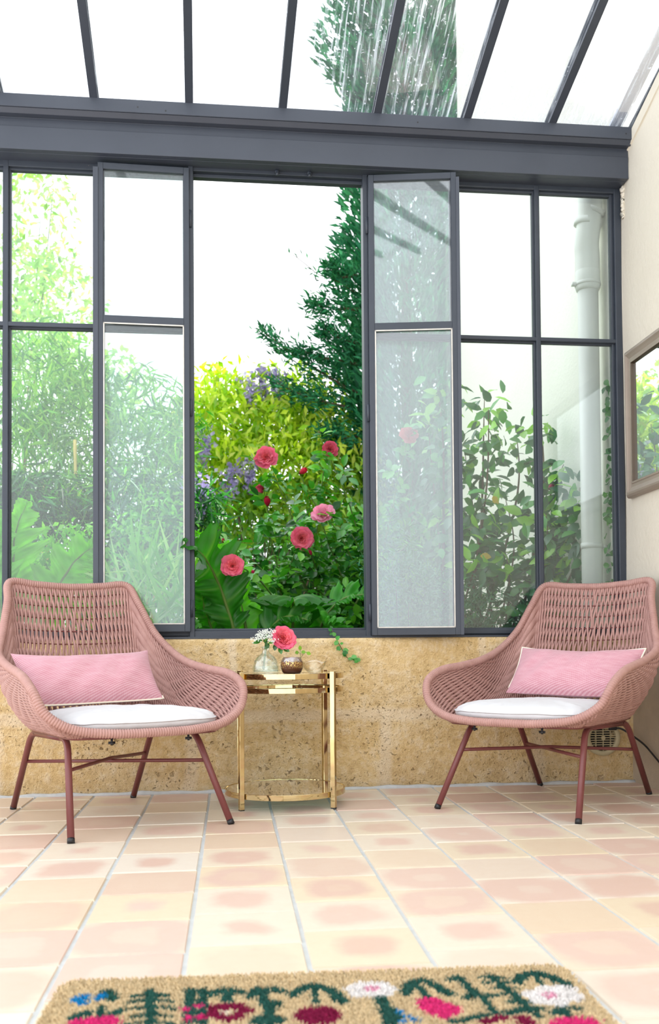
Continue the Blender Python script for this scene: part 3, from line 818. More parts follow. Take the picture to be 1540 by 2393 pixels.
def bud(mb, c, ax, R, seed, col):
    r = np.random.default_rng(seed); s, t, a = frame(ax)
    for i in range(7):
        phi = i*2.4; B = np.linspace(0, 1, 7); A = np.linspace(-1, 1, 5)
        w = R*1.0*np.sin(PI*(.06+.86*B))**.8; rr = R*.8*np.sin(PI*(.05+.72*B))*(.7+.05*i); z = (B-.4)*R*2.4
        A2, B2 = np.meshgrid(A, np.arange(7), indexing='ij')
        th = phi+A2*w[B2]/np.maximum(rr[B2], R*.3)
        P = np.array(c)+(rr[B2]*np.cos(th))[..., None]*s+(rr[B2]*np.sin(th))[..., None]*t+z[B2][..., None]*a
        grid(mb, P, 0, np.array(col)*r.uniform(.85, 1.1))
    for i in range(5):
        phi = i*2*PI/5; d = math.cos(phi)*s+math.sin(phi)*t; q = np.cross(a, d)
        p0 = np.array(c)-a*R*1.05
        mb.add([p0-q*R*.25, p0+q*R*.25, p0+d*R*.75+a*R*.6], np.array([(0, 1, 2)]), 1, srgb('4E8A3A'))

def leaves(mb, P, D, Nn, L, W, col, fold=.18, droop=.12, mat=0, seg=1):
    """many folded leaves: base P, direction D, face normal N, length L, width W (arrays)"""
    P = np.asarray(P, float); k = len(P)
    D = D/np.linalg.norm(D, axis=1)[:, None]; S = np.cross(D, Nn); S /= np.maximum(np.linalg.norm(S, axis=1), 1e-6)[:, None]; Nn = np.cross(S, D)
    L = np.broadcast_to(L, (k,))[:, None]; W = np.broadcast_to(W, (k,))[:, None]
    if seg == 1: st = [(.0, 0), (.45, 1), (1, 0)]
    else: st = [(0, 0), (.22, .78), (.55, 1), (.82, .55), (1, 0)]
    rows = []
    for t, w in st:
        c = P+D*L*t-Nn*L*droop*t*t
        if w == 0: rows.append(c[:, None])
        else: rows.append(np.stack([c-S*W*w/2+Nn*W*fold*w, c, c+S*W*w/2+Nn*W*fold*w], 1))
    V = np.concatenate(rows, 1); nv = V.shape[1]
    tris = [(0, 2, 1), (0, 3, 2)]; quads = []
    m = len(st)-2
    for i in range(m-1):
        b = 1+3*i; quads += [(b, b+1, b+4, b+3), (b+1, b+2, b+5, b+4)]
    b = 1+3*(m-1); tris += [(b, b+1, nv-1), (b+1, b+2, nv-1)]
    off = (np.arange(k)*nv)[:, None, None]
    fl = [(np.array(tris)[None]+off).reshape(-1, 3)]
    if quads: fl.append((np.array(quads)[None]+off).reshape(-1, 4))
    col = np.asarray(col, float); col = np.broadcast_to(col, (k, 3))
    mb.add(V.reshape(-1, 3), fl, mat, np.repeat(col, nv, 0))
def palette(r, k, cols, var=.15):
    c = np.array(cols)[r.integers(0, len(cols), k)]; return np.clip(c*(1+r.normal(0, var, (k, 1))), 0, 1)
def rdir(r, k, zb=0.):
    d = r.normal(0, 1, (k, 3)); d[:, 2] += zb; return d/np.linalg.norm(d, axis=1)[:, None]

def single_leaves(P, D, N_, L, W, C, name, mat, parent, fold=.18):
    for p, d, n, l, c in zip(np.array(P, float), np.array(D, float), np.array(N_, float), np.broadcast_to(L, (len(P),)), np.array(C)):
        mb = MB(); leaves(mb, p[None], d[None], n[None], l, l*W if W > .1 else W, c[None], seg=2, fold=fold); mb.build(name, mat, parent)

# --- cut flowers on the table
rs = tag(empty('cut_rose', (vx, vy, TZ+.01)), 'pink rose in full bloom standing in the glass bottle vase', 'flower')
o0 = np.array([vx, vy, TZ+.01])
hc = np.array([.192, 3.64, .617])-o0
mb = MB(); rose(mb, hc, (.25, -.9, .35), .049, 21, CORAL, PINK, 1.05); mb.build('bloom', M['petal'], rs)
mb = MB(); tube(mb, catmull([(-.008, 0, .002), (.0, 0, .07), (.008, -.002, .095), (.03, -.01, .108), hc+np.array([-.006, .02, -.012])], 6), .0018, 6); mb.build('stem', M['stem'], rs)
r = np.random.default_rng(1)
lp = np.array([(.035, -.02, .098), (.050, -.02, .088), (.062, -.022, .086), (.012, 0, .10), (.004, 0, .10)])
ld = np.array([(-.15, -.2, -1), (.2, -.3, -.9), (.8, -.2, -.6), (-.7, -.3, -.9), (-.4, -.5, .8)])
single_leaves(lp, ld, [(0, -1, .1)]*5, [.026, .03, .03, .028, .03], .018, palette(r, 5, [srgb('2E6B2E'), srgb('3F8436')]), 'rose_leaf', M['leaf_gloss'], rs)
sp = tag(empty('white_flower_sprig', (vx, vy, TZ+.01)), 'lacy white flower sprig beside the rose in the vase', 'flower')
mb = MB(); mst = MB(); r = np.random.default_rng(4)
top = np.array([.0, -.008, .108])
heads = [(-.022, -.02, .135), (-.004, -.03, .142), (.016, -.03, .140), (-.034, -.01, .116), (.028, -.04, .112), (.010, -.035, .128), (-.014, -.025, .122)]
tube(mst, [(-.012, .004, .004), (-.004, 0, .07), (-.002, -.002, .09), top], .0014, 6)
for h in heads:
    tube(mst, [top, (top+np.array(h))/2+np.array([0, 0, -.004]), h], .0008, 5)
    k = 34; c = np.array(h)+r.normal(0, 1, (k, 3))*(.010, .007, .005)
    for j in range(5):
        a = j*2*PI/5; leaves(mb, c, np.tile([(math.cos(a), -.25, math.sin(a))], (k, 1)), np.tile([(0., -1, .3)], (k, 1)), .0030, .0026, (.93, .95, .92))
mb.build('white_florets', M['blossom'], sp); mst.build('stem', M['stem'], sp)
single_leaves(np.array([(-.012, -.01, .112), (-.006, -.012, .104), (.008, -.012, .10), (-.02, -.01, .105), (.0, -.01, .11)]), np.array([(-.8, -.3, -.1), (.35, -.3, .9), (.9, -.3, .3), (-1, -.2, -.1), (.1, -.3, -1.)]), np.array([(0, -1, .3)]*5),
       np.array([.028, .034, .03, .03, .03]), .012, palette(r, 5, [srgb('3F7F2E'), srgb('5C9A3C')]), 'sprig_leaf', M['leaf'], sp)
# --- glitter candle holder
ch = tag(empty('candle_holder', (.221, 3.615, TZ)), 'amber glitter glass candle holder beside the vase', 'candle holder')
mb = MB(); lathe(mb, [(.0005, 0), (.030, 0), (.0345, .004), (.0400, .018), (.0415, .030), (.0400, .043), (.0350, .054), (.0315, .0585), (.0295, .0585), (.033, .053), (.0375, .043), (.0390, .030), (.0375, .018), (.032, .006), (.0005, .005)], 56)
mb.build('glass_cup', M['glitter'], ch)
cs = tag(empty('leafy_sprig', (.243, 3.65, TZ)), 'tiny round leaved green sprig sticking up behind the candle holder', 'plant')
mb = MB(); tube(mb, [(.01, 0, 0), (.014, 0, .03), (.012, 0, .068), (.012, 0, .084)], .0009, 5); tube(mb, [(.013, 0, .055), (.024, 0, .07), (.036, -.002, .078)], .0007, 5); tube(mb, [(.012, 0, .07), (.004, 0, .078)], .0006, 5); mb.build('stem', M['stem'], cs)
single_leaves(np.array([(.012, 0, .083), (.034, -.002, .076), (.006, 0, .078), (.014, -.003, .078)]), np.array([(-.1, -.2, 1), (.8, -.1, -.35), (-.8, -.2, -.3), (.9, -.4, -.1)]), np.array([(.1, -1, .1)]*4), np.array([.019, .019, .015, .019]), .014, [srgb('8DBB3A'), srgb('93C23E'), srgb('7FB036'), srgb('86B53B')], 'leaf', M['leaf'], cs, .05)
# --- wavy glass bowl
bw = tag(empty('glass_bowl', (.304, 3.645, TZ)), 'small wavy clear glass bowl at the right of the table top', 'bowl')
mb = MB(); n = 72; a = np.arange(n)*2*PI/n
rows = []
for rr_, z in [(.0005, 0), (.016, 0), (.022, .002), (.033, .012), (.042, .024), (.049, .037), (.0505, .043), (.0485, .043), (.0405, .0255), (.0315, .0140), (.020, .005), (.0005, .004)]:
    wv = (z/.043)**1.5; k = 1+.05*wv*np.cos(4*a+.6)
    rows.append(np.stack([rr_*k*np.cos(a), rr_*k*np.sin(a), z+.0032*wv*np.cos(4*a+.6)], -1))
grid(mb, np.array(rows), wrap=True); mb.build('bowl_body', M['bowlglass'], bw)

# ---------------------------------------------------------------- framed mirror on the right wall
Y0, Y1, Z0, Z1 = 3.20, 4.015, 1.205, 1.832
mr = tag(empty('framed_mirror', (WX, (Y0+Y1)/2, Z0)), 'taupe framed wall mirror reflecting the garden, at the right edge', 'mirror')
def mpoly(off, x):
    return np.array([(x, Y0+off, Z0+off), (x, Y1-off, Z0+off), (x, Y1-off, Z1-off), (x, Y0+off, Z1-off)])-np.array([WX, (Y0+Y1)/2, Z0])
prof = [(0, WX-.002), (0, WX-.016), (.004, WX-.024), (.012, WX-.030), (.020, WX-.031), (.028, WX-.026), (.040, WX-.021), (.052, WX-.021), (.056, WX-.025), (.062, WX-.025)]
mb = MB(); rows = [mpoly(o_, x) for o_, x in prof]
for k in range(4):
    grid(mb, np.stack([np.stack([rw[k], rw[(k+1) % 4]]) for rw in rows]))
mb.build('mirror_frame', M['mframe'], mr, smooth=False)
mb = MB(); rows = [mpoly(o_, x) for o_, x in [(.062, WX-.025), (.064, WX-.022), (.067, WX-.012)]]
grid(mb, np.stack([np.concatenate([rw, rw[:1]]) for rw in rows])); mb.build('gilt_slip', M['gilt'], mr, smooth=False)
mb = MB(); q = mpoly(.066, WX-.0125); mb.add(q, np.array([(0, 1, 2, 3)])); q2 = mpoly(.01, WX-.003); mb.add(q2, np.array([(0, 1, 2, 3)])); mb.build('mirror_pane', M['mirror'], mr, smooth=False)

# ---------------------------------------------------------------- vent and cable
vt = tag(empty('wall_vent', (1.559, 4.035, .191)), 'round beige wall vent grille behind the right chair', 'vent')
def lathe_y(mb, prof, n=48, mat=0):
    a = np.arange(n)*2*PI/n; P = np.array(prof)
    grid(mb, np.stack([P[:, None, 0]*np.cos(a), np.repeat(P[:, 1:2], n, 1), P[:, None, 0]*np.sin(a)], -1), mat, wrap=True)
mb = MB(); lathe_y(mb, [(.076, .02), (.076, -.010), (.073, -.0145), (.058, -.0145), (.055, -.010), (.055, .01)]); mb.build('vent_ring', M['vent'], vt)
mb = MB(); lathe_y(mb, [(.0005, .006), (.056, .006)]); mb.build('vent_back', M['ventdark'], vt)
mb = MB()
for i in range(-5, 6):
    z = i*.0098; hw = math.sqrt(max(.056**2-z*z, 0)); box(mb, (-hw, -.012, z-.0014), (hw, .0, z+.0018))
for x in (-.032, 0, .032): hh = math.sqrt(.056**2-x*x); box(mb, (x-.0013, -.013, -hh), (x+.0013, .0, hh))
lathe_y(mb, [(.0005, -.0145), (.009, -.0145), (.009, -.006)], 20); mb.build('grille', M['vent'], vt, smooth=False)
cb = tag(empty('power_cable', (1.605, 4.02, .232)), 'black cable with plug running along the corner behind the right chair', 'cable')
mb = MB(); bar(mb, (-.022, 0, .001), (.010, 0, 0), .02, .018); mb.build('plug', M['black'], cb, smooth=False, bevel=.003)
mb = MB(); tube(mb, catmull([(.008, 0, 0), (.03, -.012, -.004), (.055, -.045, -.025), (.075, -.13, -.058), (.080, -.22, -.098), (.082, -.34, -.15), (.08, -.5, -.205), (.07, -.8, -.226), (.06, -1.4, -.227)], 8), .0042, 8); mb.build('lead', M['black'], cb)

# ---------------------------------------------------------------- doormat
EL= [(-0.251, 1.647, 0.01, 0.01, 1),(-0.237, 1.661, 0.01, 0.012, 1),(-0.237, 1.634, 0.01, 0.011, 1),(-0.245, 1.655, 0.01, 0.011, 1),(-0.215, 1.651, 0.01, 0.011, 1),(-0.212, 1.666, 0.011, 0.011, 1),(-0.208, 1.543, 0.042, 0.027, 3),(-0.075, 1.582, 0.008, 0.011, 3),(-0.055, 1.594, 0.009, 0.011, 3),(-0.068, 1.544, 0.008, 0.01, 3),(-0.048, 1.546, 0.009, 0.011, 3),(-0.026, 1.584, 0.015, 0.015, 4),(0.007, 1.585, 0.015, 0.015, 4),(0.018, 1.562, 0.015, 0.015, 4),(-0.029, 1.554, 0.014, 0.015, 4),(0.004, 1.538, 0.014, 0.014, 4),(-0.01, 1.536, 0.015, 0.014, 4),(-0.013, 1.584, 0.014, 0.015, 4),(-0.009, 1.561, 0.008, 0.008, 15),(0.065, 1.585, 0.014, 0.016, 2),(0.052, 1.518, 0.029, 0.022, 2),(0.13, 1.528, 0.037, 0.04, 4),(0.201, 1.637, 0.019, 0.016, 5),(0.218, 1.655, 0.019, 0.016, 5),(0.243, 1.651, 0.019, 0.016, 5),(0.254, 1.629, 0.019, 0.016, 5),(0.223, 1.613, 0.019, 0.016, 5),(0.205, 1.611, 0.019, 0.015, 5),(0.243, 1.611, 0.019, 0.015, 5),(0.229, 1.635, 0.012, 0.012, 6),(0.258, 1.524, 0.008, 0.008, 1),(0.265, 1.506, 0.008, 0.008, 1),(0.275, 1.49, 0.008, 0.009, 1),(0.255, 1.486, 0.008, 0.008, 1),(0.312, 1.547, 0.023, 0.037, 3),(0.326, 1.526, 0.029, 0.03, 3),(0.323, 1.499, 0.013, 0.017, 3),(0.486, 1.569, 0.021, 0.021, 5),(0.514, 1.589, 0.021, 0.022, 5),(0.542, 1.585, 0.022, 0.021, 5),(0.542, 1.553, 0.022, 0.021, 5),(0.51, 1.534, 0.021, 0.02, 5),(0.491, 1.544, 0.021, 0.02, 5),(0.516, 1.56, 0.022, 0.02, 5),(0.51, 1.565, 0.012, 0.013, 6),(0.51, 1.563, 0.004, 0.005, 5),(0.51, 1.445, 0.038, 0.025, 3),(0.382, 1.469, 0.014, 0.011, 4),(0.404, 1.479, 0.014, 0.012, 4),(0.436, 1.474, 0.015, 0.011, 4),(0.441, 1.454, 0.014, 0.012, 4),(0.38, 1.493, 0.013, 0.012, 2)]
CA= [(-0.206, 1.681, -0.194, 1.645, 0.012, 2),(-0.205, 1.618, -0.204, 1.572, 0.006, 2),(-0.244, 1.569, -0.224, 1.587, 0.011, 2),(-0.195, 1.565, -0.172, 1.591, 0.01, 2),(-0.137, 1.676, -0.123, 1.529, 0.009, 2),(-0.135, 1.663, -0.161, 1.651, 0.007, 2),(-0.135, 1.663, -0.106, 1.647, 0.007, 2),(-0.133, 1.635, -0.164, 1.624, 0.007, 2),(-0.133, 1.635, -0.099, 1.619, 0.007, 2),(-0.13, 1.604, -0.166, 1.594, 0.007, 2),(-0.13, 1.604, -0.092, 1.587, 0.007, 2),(-0.128, 1.57, -0.155, 1.56, 0.007, 2),(-0.128, 1.57, -0.098, 1.556, 0.007, 2),(-0.125, 1.538, -0.157, 1.529, 0.007, 2),(-0.125, 1.538, -0.091, 1.523, 0.007, 2),(-0.069, 1.67, -0.066, 1.522, 0.01, 2),(-0.048, 1.671, -0.046, 1.519, 0.009, 2),(-0.03, 1.644, -0.02, 1.663, 0.009, 2),(-0.02, 1.663, 0.001, 1.664, 0.009, 2),(0.001, 1.664, 0.015, 1.646, 0.009, 2),(-0.008, 1.662, -0.009, 1.61, 0.01, 2),(0.029, 1.628, 0.043, 1.659, 0.011, 2),(0.043, 1.659, 0.068, 1.655, 0.011, 2),(0.068, 1.655, 0.078, 1.645, 0.011, 2),(0.052, 1.653, 0.049, 1.602, 0.01, 2),(0.049, 1.602, 0.057, 1.563, 0.01, 2),(0.057, 1.563, 0.05, 1.506, 0.01, 2),(0.097, 1.627, 0.121, 1.656, 0.012, 2),(0.121, 1.656, 0.136, 1.662, 0.012, 2),(0.136, 1.662, 0.156, 1.643, 0.012, 2),(0.156, 1.643, 0.174, 1.581, 0.012, 2),(0.134, 1.658, 0.133, 1.579, 0.006, 2),(0.236, 1.588, 0.239, 1.534, 0.012, 2),(0.239, 1.534, 0.234, 1.48, 0.012, 2),(0.242, 1.575, 0.252, 1.491, 0.006, 2),(0.281, 1.605, 0.298, 1.652, 0.011, 2),(0.298, 1.652, 0.319, 1.667, 0.011, 2),(0.319, 1.667, 0.332, 1.643, 0.011, 2),(0.332, 1.643, 0.35, 1.591, 0.011, 2),(0.306, 1.656, 0.312, 1.585, 0.007, 2),(0.368, 1.66, 0.384, 1.671, 0.009, 2),(0.384, 1.671, 0.386, 1.636, 0.009, 2),(0.386, 1.636, 0.392, 1.589, 0.009, 2),(0.392, 1.589, 0.402, 1.572, 0.009, 2),(0.402, 1.572, 0.42, 1.574, 0.009, 2),(0.394, 1.589, 0.377, 1.572, 0.012, 2),(0.399, 1.573, 0.402, 1.494, 0.007, 2),(0.439, 1.672, 0.447, 1.606, 0.008, 2),(0.447, 1.606, 0.454, 1.545, 0.008, 2),(0.454, 1.545, 0.464, 1.478, 0.008, 2),(0.441, 1.663, 0.42, 1.659, 0.006, 2),(0.441, 1.663, 0.463, 1.653, 0.006, 2),(0.441, 1.639, 0.421, 1.635, 0.006, 2),(0.441, 1.639, 0.464, 1.629, 0.006, 2),(0.445, 1.611, 0.425, 1.607, 0.006, 2),(0.445, 1.611, 0.467, 1.601, 0.006, 2),(0.451, 1.581, 0.431, 1.578, 0.006, 2),(0.451, 1.581, 0.472, 1.572, 0.006, 2),(0.454, 1.545, 0.435, 1.542, 0.006, 2),(0.454, 1.545, 0.475, 1.537, 0.006, 2),(0.459, 1.515, 0.44, 1.512, 0.006, 2),(0.459, 1.515, 0.48, 1.506, 0.006, 2),(0.476, 1.632, 0.495, 1.664, 0.012, 2),(0.495, 1.664, 0.519, 1.674, 0.012, 2),(0.519, 1.674, 0.541, 1.648, 0.012, 2),(0.541, 1.648, 0.552, 1.604, 0.012, 2),(0.518, 1.67, 0.512, 1.61, 0.005, 2),(0.491, 1.488, 0.512, 1.507, 0.009, 2),(0.512, 1.507, 0.533, 1.501, 0.009, 2),(0.512, 1.504, 0.508, 1.468, 0.007, 2),(0.331, 1.475, 0.374, 1.49, 0.009, 2),(0.42, 1.498, 0.443, 1.506, 0.01, 2)]

dm = tag(empty('doormat', (.15, 1.5, 0)), 'coir doormat printed with pink, red, white and blue flowers', 'doormat')
CT = {0: srgb('D2BD98'), 1: srgb('1F86BE'), 2: srgb('2E5B52'), 3: srgb('D8387C'), 4: srgb('861F45'), 5: srgb('E6E2E0'), 6: srgb('E0A0B8'), 15: srgb('E6DCC8')}
def mat_outline(n=40):
    A = np.array([-.288, 1.752]); B = np.array([.584, 1.716]); ex = unit(B-A); ey = np.array([ex[1], -ex[0]]); w = np.linalg.norm(B-A); h = .52
    return A, ex, ey, w, h
MA, MEX, MEY, MW, MH = mat_outline()
def in_mat(s, t, rad=.035):
    dx = np.maximum(np.maximum(rad-s, s-(MW-rad)), 0); dy = np.maximum(np.maximum(rad-t, t-(MH-rad)), 0); return np.hypot(dx, dy) <= rad
mb = MB(); pts = []
for cx_, cy_, a0 in ((.035, .035, PI), (MW-.035, .035, 1.5*PI), (MW-.035, MH-.035, 0), (.035, MH-.035, .5*PI)):
    for k in range(7): a = a0+k*PI/12; pts.append((cx_+.035*math.cos(a), cy_+.035*math.sin(a)))
P2 = np.array([MA+MEX*s+MEY*t for s, t in pts])-np.array([.15, 1.5]); n = len(P2)
mb.add(np.concatenate([np.c_[P2, np.full(n, .001)], np.c_[P2, np.full(n, .009)]]), [np.array([(i, i+n, (i+1) % n+n, (i+1) % n) for i in range(n)]), np.array([[n+i for i in range(n)][::-1]])])
mb.build('rubber_backing', simple('mat_base', srgb('8E774F'), .9, var=.3, vscale=80), dm, smooth=False)
r = np.random.default_rng(8)
def colour_at(X, Y):
    col = np.zeros(len(X), int)
    for x0, y0, x1, y1, rad, c in CA:
        d = np.array([x1-x0, y1-y0]); l2 = d@d+1e-9; t = np.clip(((X-x0)*d[0]+(Y-y0)*d[1])/l2, 0, 1)
        col[np.hypot(X-x0-t*d[0], Y-y0-t*d[1]) < rad] = c
    for cx_, cy_, rx, ry, c in EL: col[((X-cx_)/rx)**2+((Y-cy_)/ry)**2 < 1] = c
    return col
k = 42000; s = r.uniform(0, MW, k); t = np.concatenate([r.uniform(0, .30, 36000), r.uniform(.30, MH, k-36000)]); ok = in_mat(s, t); s, t = s[ok], t[ok]; k = len(s)
XY = MA+MEX*s[:, None]+MEY*t[:, None]
EXTRA = r.uniform(0, 1, (30, 4))
ci = colour_at(XY[:, 0]+r.normal(0, .0016, k), XY[:, 1]+r.normal(0, .002, k))
for e in EXTRA:                                   # the part of the print nearer than the photo shows
    cx_, cy_ = MA+MEX*(e[0]*MW)+MEY*(.33+e[1]*.17); c = [3, 4, 5, 2, 1][int(e[2]*5)]
    ci[((XY[:, 0]-cx_)/.035)**2+((XY[:, 1]-cy_)/.028)**2 < 1] = c
cols = np.array([CT[i] for i in ci])*(1+r.normal(0, .14, (k, 1)))
B0 = np.c_[XY-np.array([.15, 1.5]), np.full(k, .008)]
tip = B0+np.c_[r.normal(0, .0022, (k, 2)), r.uniform(.006, .0105, k)]
w = .0016; V = np.stack([B0+np.array([w, 0, 0]), B0+np.array([-w*.5, w*.87, 0]), B0+np.array([-w*.5, -w*.87, 0]), tip+np.array([w*.6, 0, 0]), tip+np.array([-w*.3, w*.5, 0]), tip+np.array([-w*.3, -w*.5, 0])], 1)
F = (np.array([(0, 1, 4, 3), (1, 2, 5, 4), (2, 0, 3, 5)])[None]+(np.arange(k)*6)[:, None, None]).reshape(-1, 4)
F2 = (np.array([(3, 4, 5)])[None]+(np.arange(k)*6)[:, None, None]).reshape(-1, 3)
mb = MB(); mb.add(V.reshape(-1, 3), [F, F2], 0, np.repeat(np.clip(cols, 0, 1), 6, 0))
tm = NT('coir_pile'); tmat = tm.link(tm.bsdf(Base_Color=tm.attr(), Roughness=.95, Specular_IOR_Level=.1))
mb.build('coir_pile', tmat, dm, smooth=False)
# ---------------------------------------------------------------- garden
def gp(px, py, Y):
    """a garden point seen about there in the photograph, at distance Y"""
    return np.array([(px-541)/2305*Y*1.0, Y, .58-(py-1507+.008*(px-540))/2305*Y])
G1, G2, G3, G4 = srgb('3F8F26'), srgb('66AE30'), srgb('2A6E30'), srgb('79B53A')
def ell_points(r, k, C, Rad, shellness=.5):
    d = rdir(r, k); rad = r.uniform(0, 1, k)**(1/3); rad = rad*(1-shellness)+shellness*np.maximum(rad, .75)
    return np.array(C)+d*rad[:, None]*np.array(Rad)
def arching(mb, p0, p1, h, r0, r1, n=14, sides=6, rr=None):
    p0, p1 = np.array(p0, float), np.array(p1, float); m = (p0+p1)/2+np.array([0, 0, h])
    t = np.linspace(0, 1, n)[:, None]; P = (1-t)**2*p0+2*t*(1-t)*m+t**2*p1
    if rr is not None: P = P+np.cumsum(rr.normal(0, .006, P.shape), 0)*np.sin(PI*t)
    tube(mb, P, np.linspace(r0, r1, n), sides); return P

# --- rose bush
rbz = tag(empty('rose_bush', (.55, 5.25, 0)), 'rose bush with pink double roses growing outside the open window', 'rose bush')
O = np.array([.55, 5.25, 0]); r = np.random.default_rng(31)
fm = MB(); sm = MB(); bm = MB()
blooms = [((624, 1059), 4.95, .060, CORAL, PINK, (-.1, -1, .2), 'wide open coral pink rose, topmost at the left of the bush'), ((776, 1037), 5.1, .045, srgb('E84A5C'), DEEP, (.15, -1, .15), 'deep pink rose at the upper right of the bush'),
          ((757, 1190), 4.95, .064, PALE, PALE, (-.25, -.8, .5), 'pale pink loose rose right of the middle'), ((707, 1249), 4.9, .060, CORAL, PINK, (.05, -1, .05), 'coral pink rose lowest in the middle of the bush'),
          ((545, 1314), 4.27, .053, CORAL, PINK, (-.1, -1, .1), 'coral pink rose low at the left, above the big lobed leaf'), ((965, 999), 5.0, .050, srgb('F0707E'), CORAL, (0, -.9, .4), 'pink rose seen through the right casement glass'),
          ((614, 1135), 5.05, .036, DEEP, DEEP, (-.8, -.5, -.1), 'half open magenta rose below the topmost bloom')]
anchors = []
for i, (p, Y, R, ci, co, ax, lab) in enumerate(blooms):
    c = gp(*p, Y)-O; mb = MB(); rose(mb, c, ax, R, 50+i, ci, co, 1.05 if i != 6 else .55)
    o = mb.build('rose_bloom', M['petal'], rbz); o['label'] = lab
    anchors.append((c-unit(ax)*R*.35))
for i, (p, Y, R, ccol, ax) in enumerate([((709, 1091), 5.0, .020, srgb('E2304F'), (.5, -.5, .3)), ((627, 1165), 5.0, .022, srgb('CC1745'), (-.1, -.6, .8)), ((728, 1283), 4.95, .012, DEEP, (-.3, -.4, .7)),
                                       ((524, 1257), 4.9, .010, srgb('B83A48'), (0, -.2, 1)), ((594, 1329), 4.85, .011, DEEP, (-.6, -.4, .3)), ((750, 1000), 5.1, .010, srgb('6E7A3A'), (0, 0, 1))]):
    c = gp(*p, Y)-O; mb = MB(); bud(mb, c, ax, R, 80+i, ccol); mb.build('rose_bud', [M['petal'], M['stem']], rbz); anchors.append(c-unit(ax)*R)
base = [np.array([.12, .15, 0]), np.array([-.15, .05, 0]), np.array([.35, .2, 0]), np.array([-.4, .1, 0]), np.array([.0, .3, 0])]
canes = []
for i, a in enumerate(anchors):
    b = base[i % 5]+r.normal(0, .04, 3)*(1, 1, 0); canes.append(arching(sm, b, a, .30+.25*r.random(), .007, .0022, 18, 6, r))
for i in range(26):
    b = base[i % 5]+r.normal(0, .06, 3)*(1, 1, 0); e = np.array([r.uniform(-.75, .75), r.uniform(-.35, .25), r.uniform(.55, 1.3)]); e[2] -= .25*max(0, -e[0]-.2)
    canes.append(arching(sm, b, e, .25+.2*r.random(), .009, .002, 18, 6, r))
for i in range(4):
    b = base[i % 5]+r.normal(0, .03, 3)*(1, 1, 0); tube(sm, [b, b+np.array([r.normal(0, .06), r.normal(0, .05), .6]), b+np.array([r.normal(0, .12), r.normal(0, .08), 1.0])], np.array([.018, .014, .009]), 8)
# compound leaves along the canes
P, D, N_ = [], [], []
for C in canes:
    for t in np.linspace(.30, .97, 13):
        i = min(int(t*17), 16); c = C[i]+(C[i+1]-C[i])*(t*17-i); ax = unit(rdir(r, 1, .3)[0]+np.array([0, -.4, 0])); L = .085
        nn = unit(np.array([0, -.35, 1])+r.normal(0, .35, 3)); side = unit(np.cross(ax, nn))
        for q, (f, s) in enumerate(((.35, -1), (.35, 1), (.7, -1), (.7, 1), (1, 0))):
            P.append(c+ax*L*f); D.append(ax*.5+side*s if s else ax); N_.append(nn+r.normal(0, .25, 3))
# fill the body of the bush
blobs = [((.0, .0, .72), (.55, .30, .50), 620), ((.35, .05, .85), (.45, .28, .55), 640), ((-.35, -.1, .52), (.38, .25, .42), 460), ((.0, .05, 1.12), (.34, .2, .25), 220), ((.12, -.1, .45), (.65, .3, .40), 620), ((.22, .1, 1.02), (.26, .2, .34), 420), ((.45, .15, .8), (.35, .2, .5), 420)]
Pb = np.concatenate([ell_points(r, k, c, R, .6) for c, R, k in blobs])
kb = len(Pb); P = np.concatenate([np.array(P), Pb]); D = np.concatenate([np.array(D), rdir(r, kb, -.1)]); N_ = np.concatenate([np.array(N_), unit(np.array([0, -.4, .8]))+r.normal(0, .5, (kb, 3))])
k = len(P)
leaves(fm, P, D, N_, r.uniform(.045, .074, k), r.uniform(.030, .046, k), palette(r, k, [G1, G2, G1, G3, srgb('6CB838'), srgb('4E9C48')]), seg=2)
fm.build('foliage', M['leaf_gloss'], rbz); sm.build('canes', M['stem'], rbz)

# --- big lobed leaves
def lobed(mb, mid, Wd, nrm, seed, cols, lobes=5, cup=.25):
    """a jagged thistle-like leaf: pointed toothed lobes on both sides of the midrib"""
    r = np.random.default_rng(seed); Mx = catmull(mid, 40); n = len(Mx); t = np.linspace(0, 1, n)
    T = np.gradient(Mx, axis=0); T /= np.linalg.norm(T, axis=1)[:, None]; S = np.cross(T, np.array(nrm, float)); S /= np.linalg.norm(S, axis=1)[:, None]; Nn = np.cross(S, T)
    env = np.sin(PI*np.clip(.10+.89*t, 0, 1))**.7*(1-.35*t)
    for side in (-1, 1):
        ph = (t*lobes+.25*side+.3) % 1
        saw = np.where(ph < .72, ph/.72, (1-ph)/.28)            # lobes lean towards the tip
        tp = (t*lobes*5+.4*side) % 1; teeth = np.where(tp < .7, tp/.7, (1-tp)/.3)
        w = Wd*env*(.42+.50*saw**.85+.13*teeth*(.4+saw))*(1+.08*np.sin(9*t+seed))
        m = 10; k = np.linspace(0, 1, m)
        G = Mx[:, None]+side*S[:, None]*(w[:, None]*k[None])[..., None]+T[:, None]*((.55*w)[:, None]*k[None]**1.2)[..., None]
        lb = np.cos(2*PI*(ph-.55))
        G = G+Nn[:, None]*(cup*w[:, None]*k[None]**1.6+.022*lb[:, None]*np.sin(k[None]*2.6)+.006*np.sin(t[:, None]*lobes*10*PI)*k[None])[..., None]
        vein = np.maximum(np.exp(-((ph-.60)/.05)**2)[:, None]*(1-k[None])**.6, np.exp(-(k[None]/.07)**2))
        c = np.array(cols[0])*(1-k[None, :, None])+np.array(cols[1])*k[None, :, None]+0*t[:, None, None]
        c = c*(1+.18*np.sin(t*37+seed)[:, None, None]*np.sin(k*9)[None, :, None])
        c = c*(1-.28*vein[..., None])+np.array(srgb('8FBC55'))*.28*vein[..., None]
        grid(mb, G if side > 0 else G[:, ::-1], 0, (c if side > 0 else c[:, ::-1]).reshape(-1, 3))
    return Mx
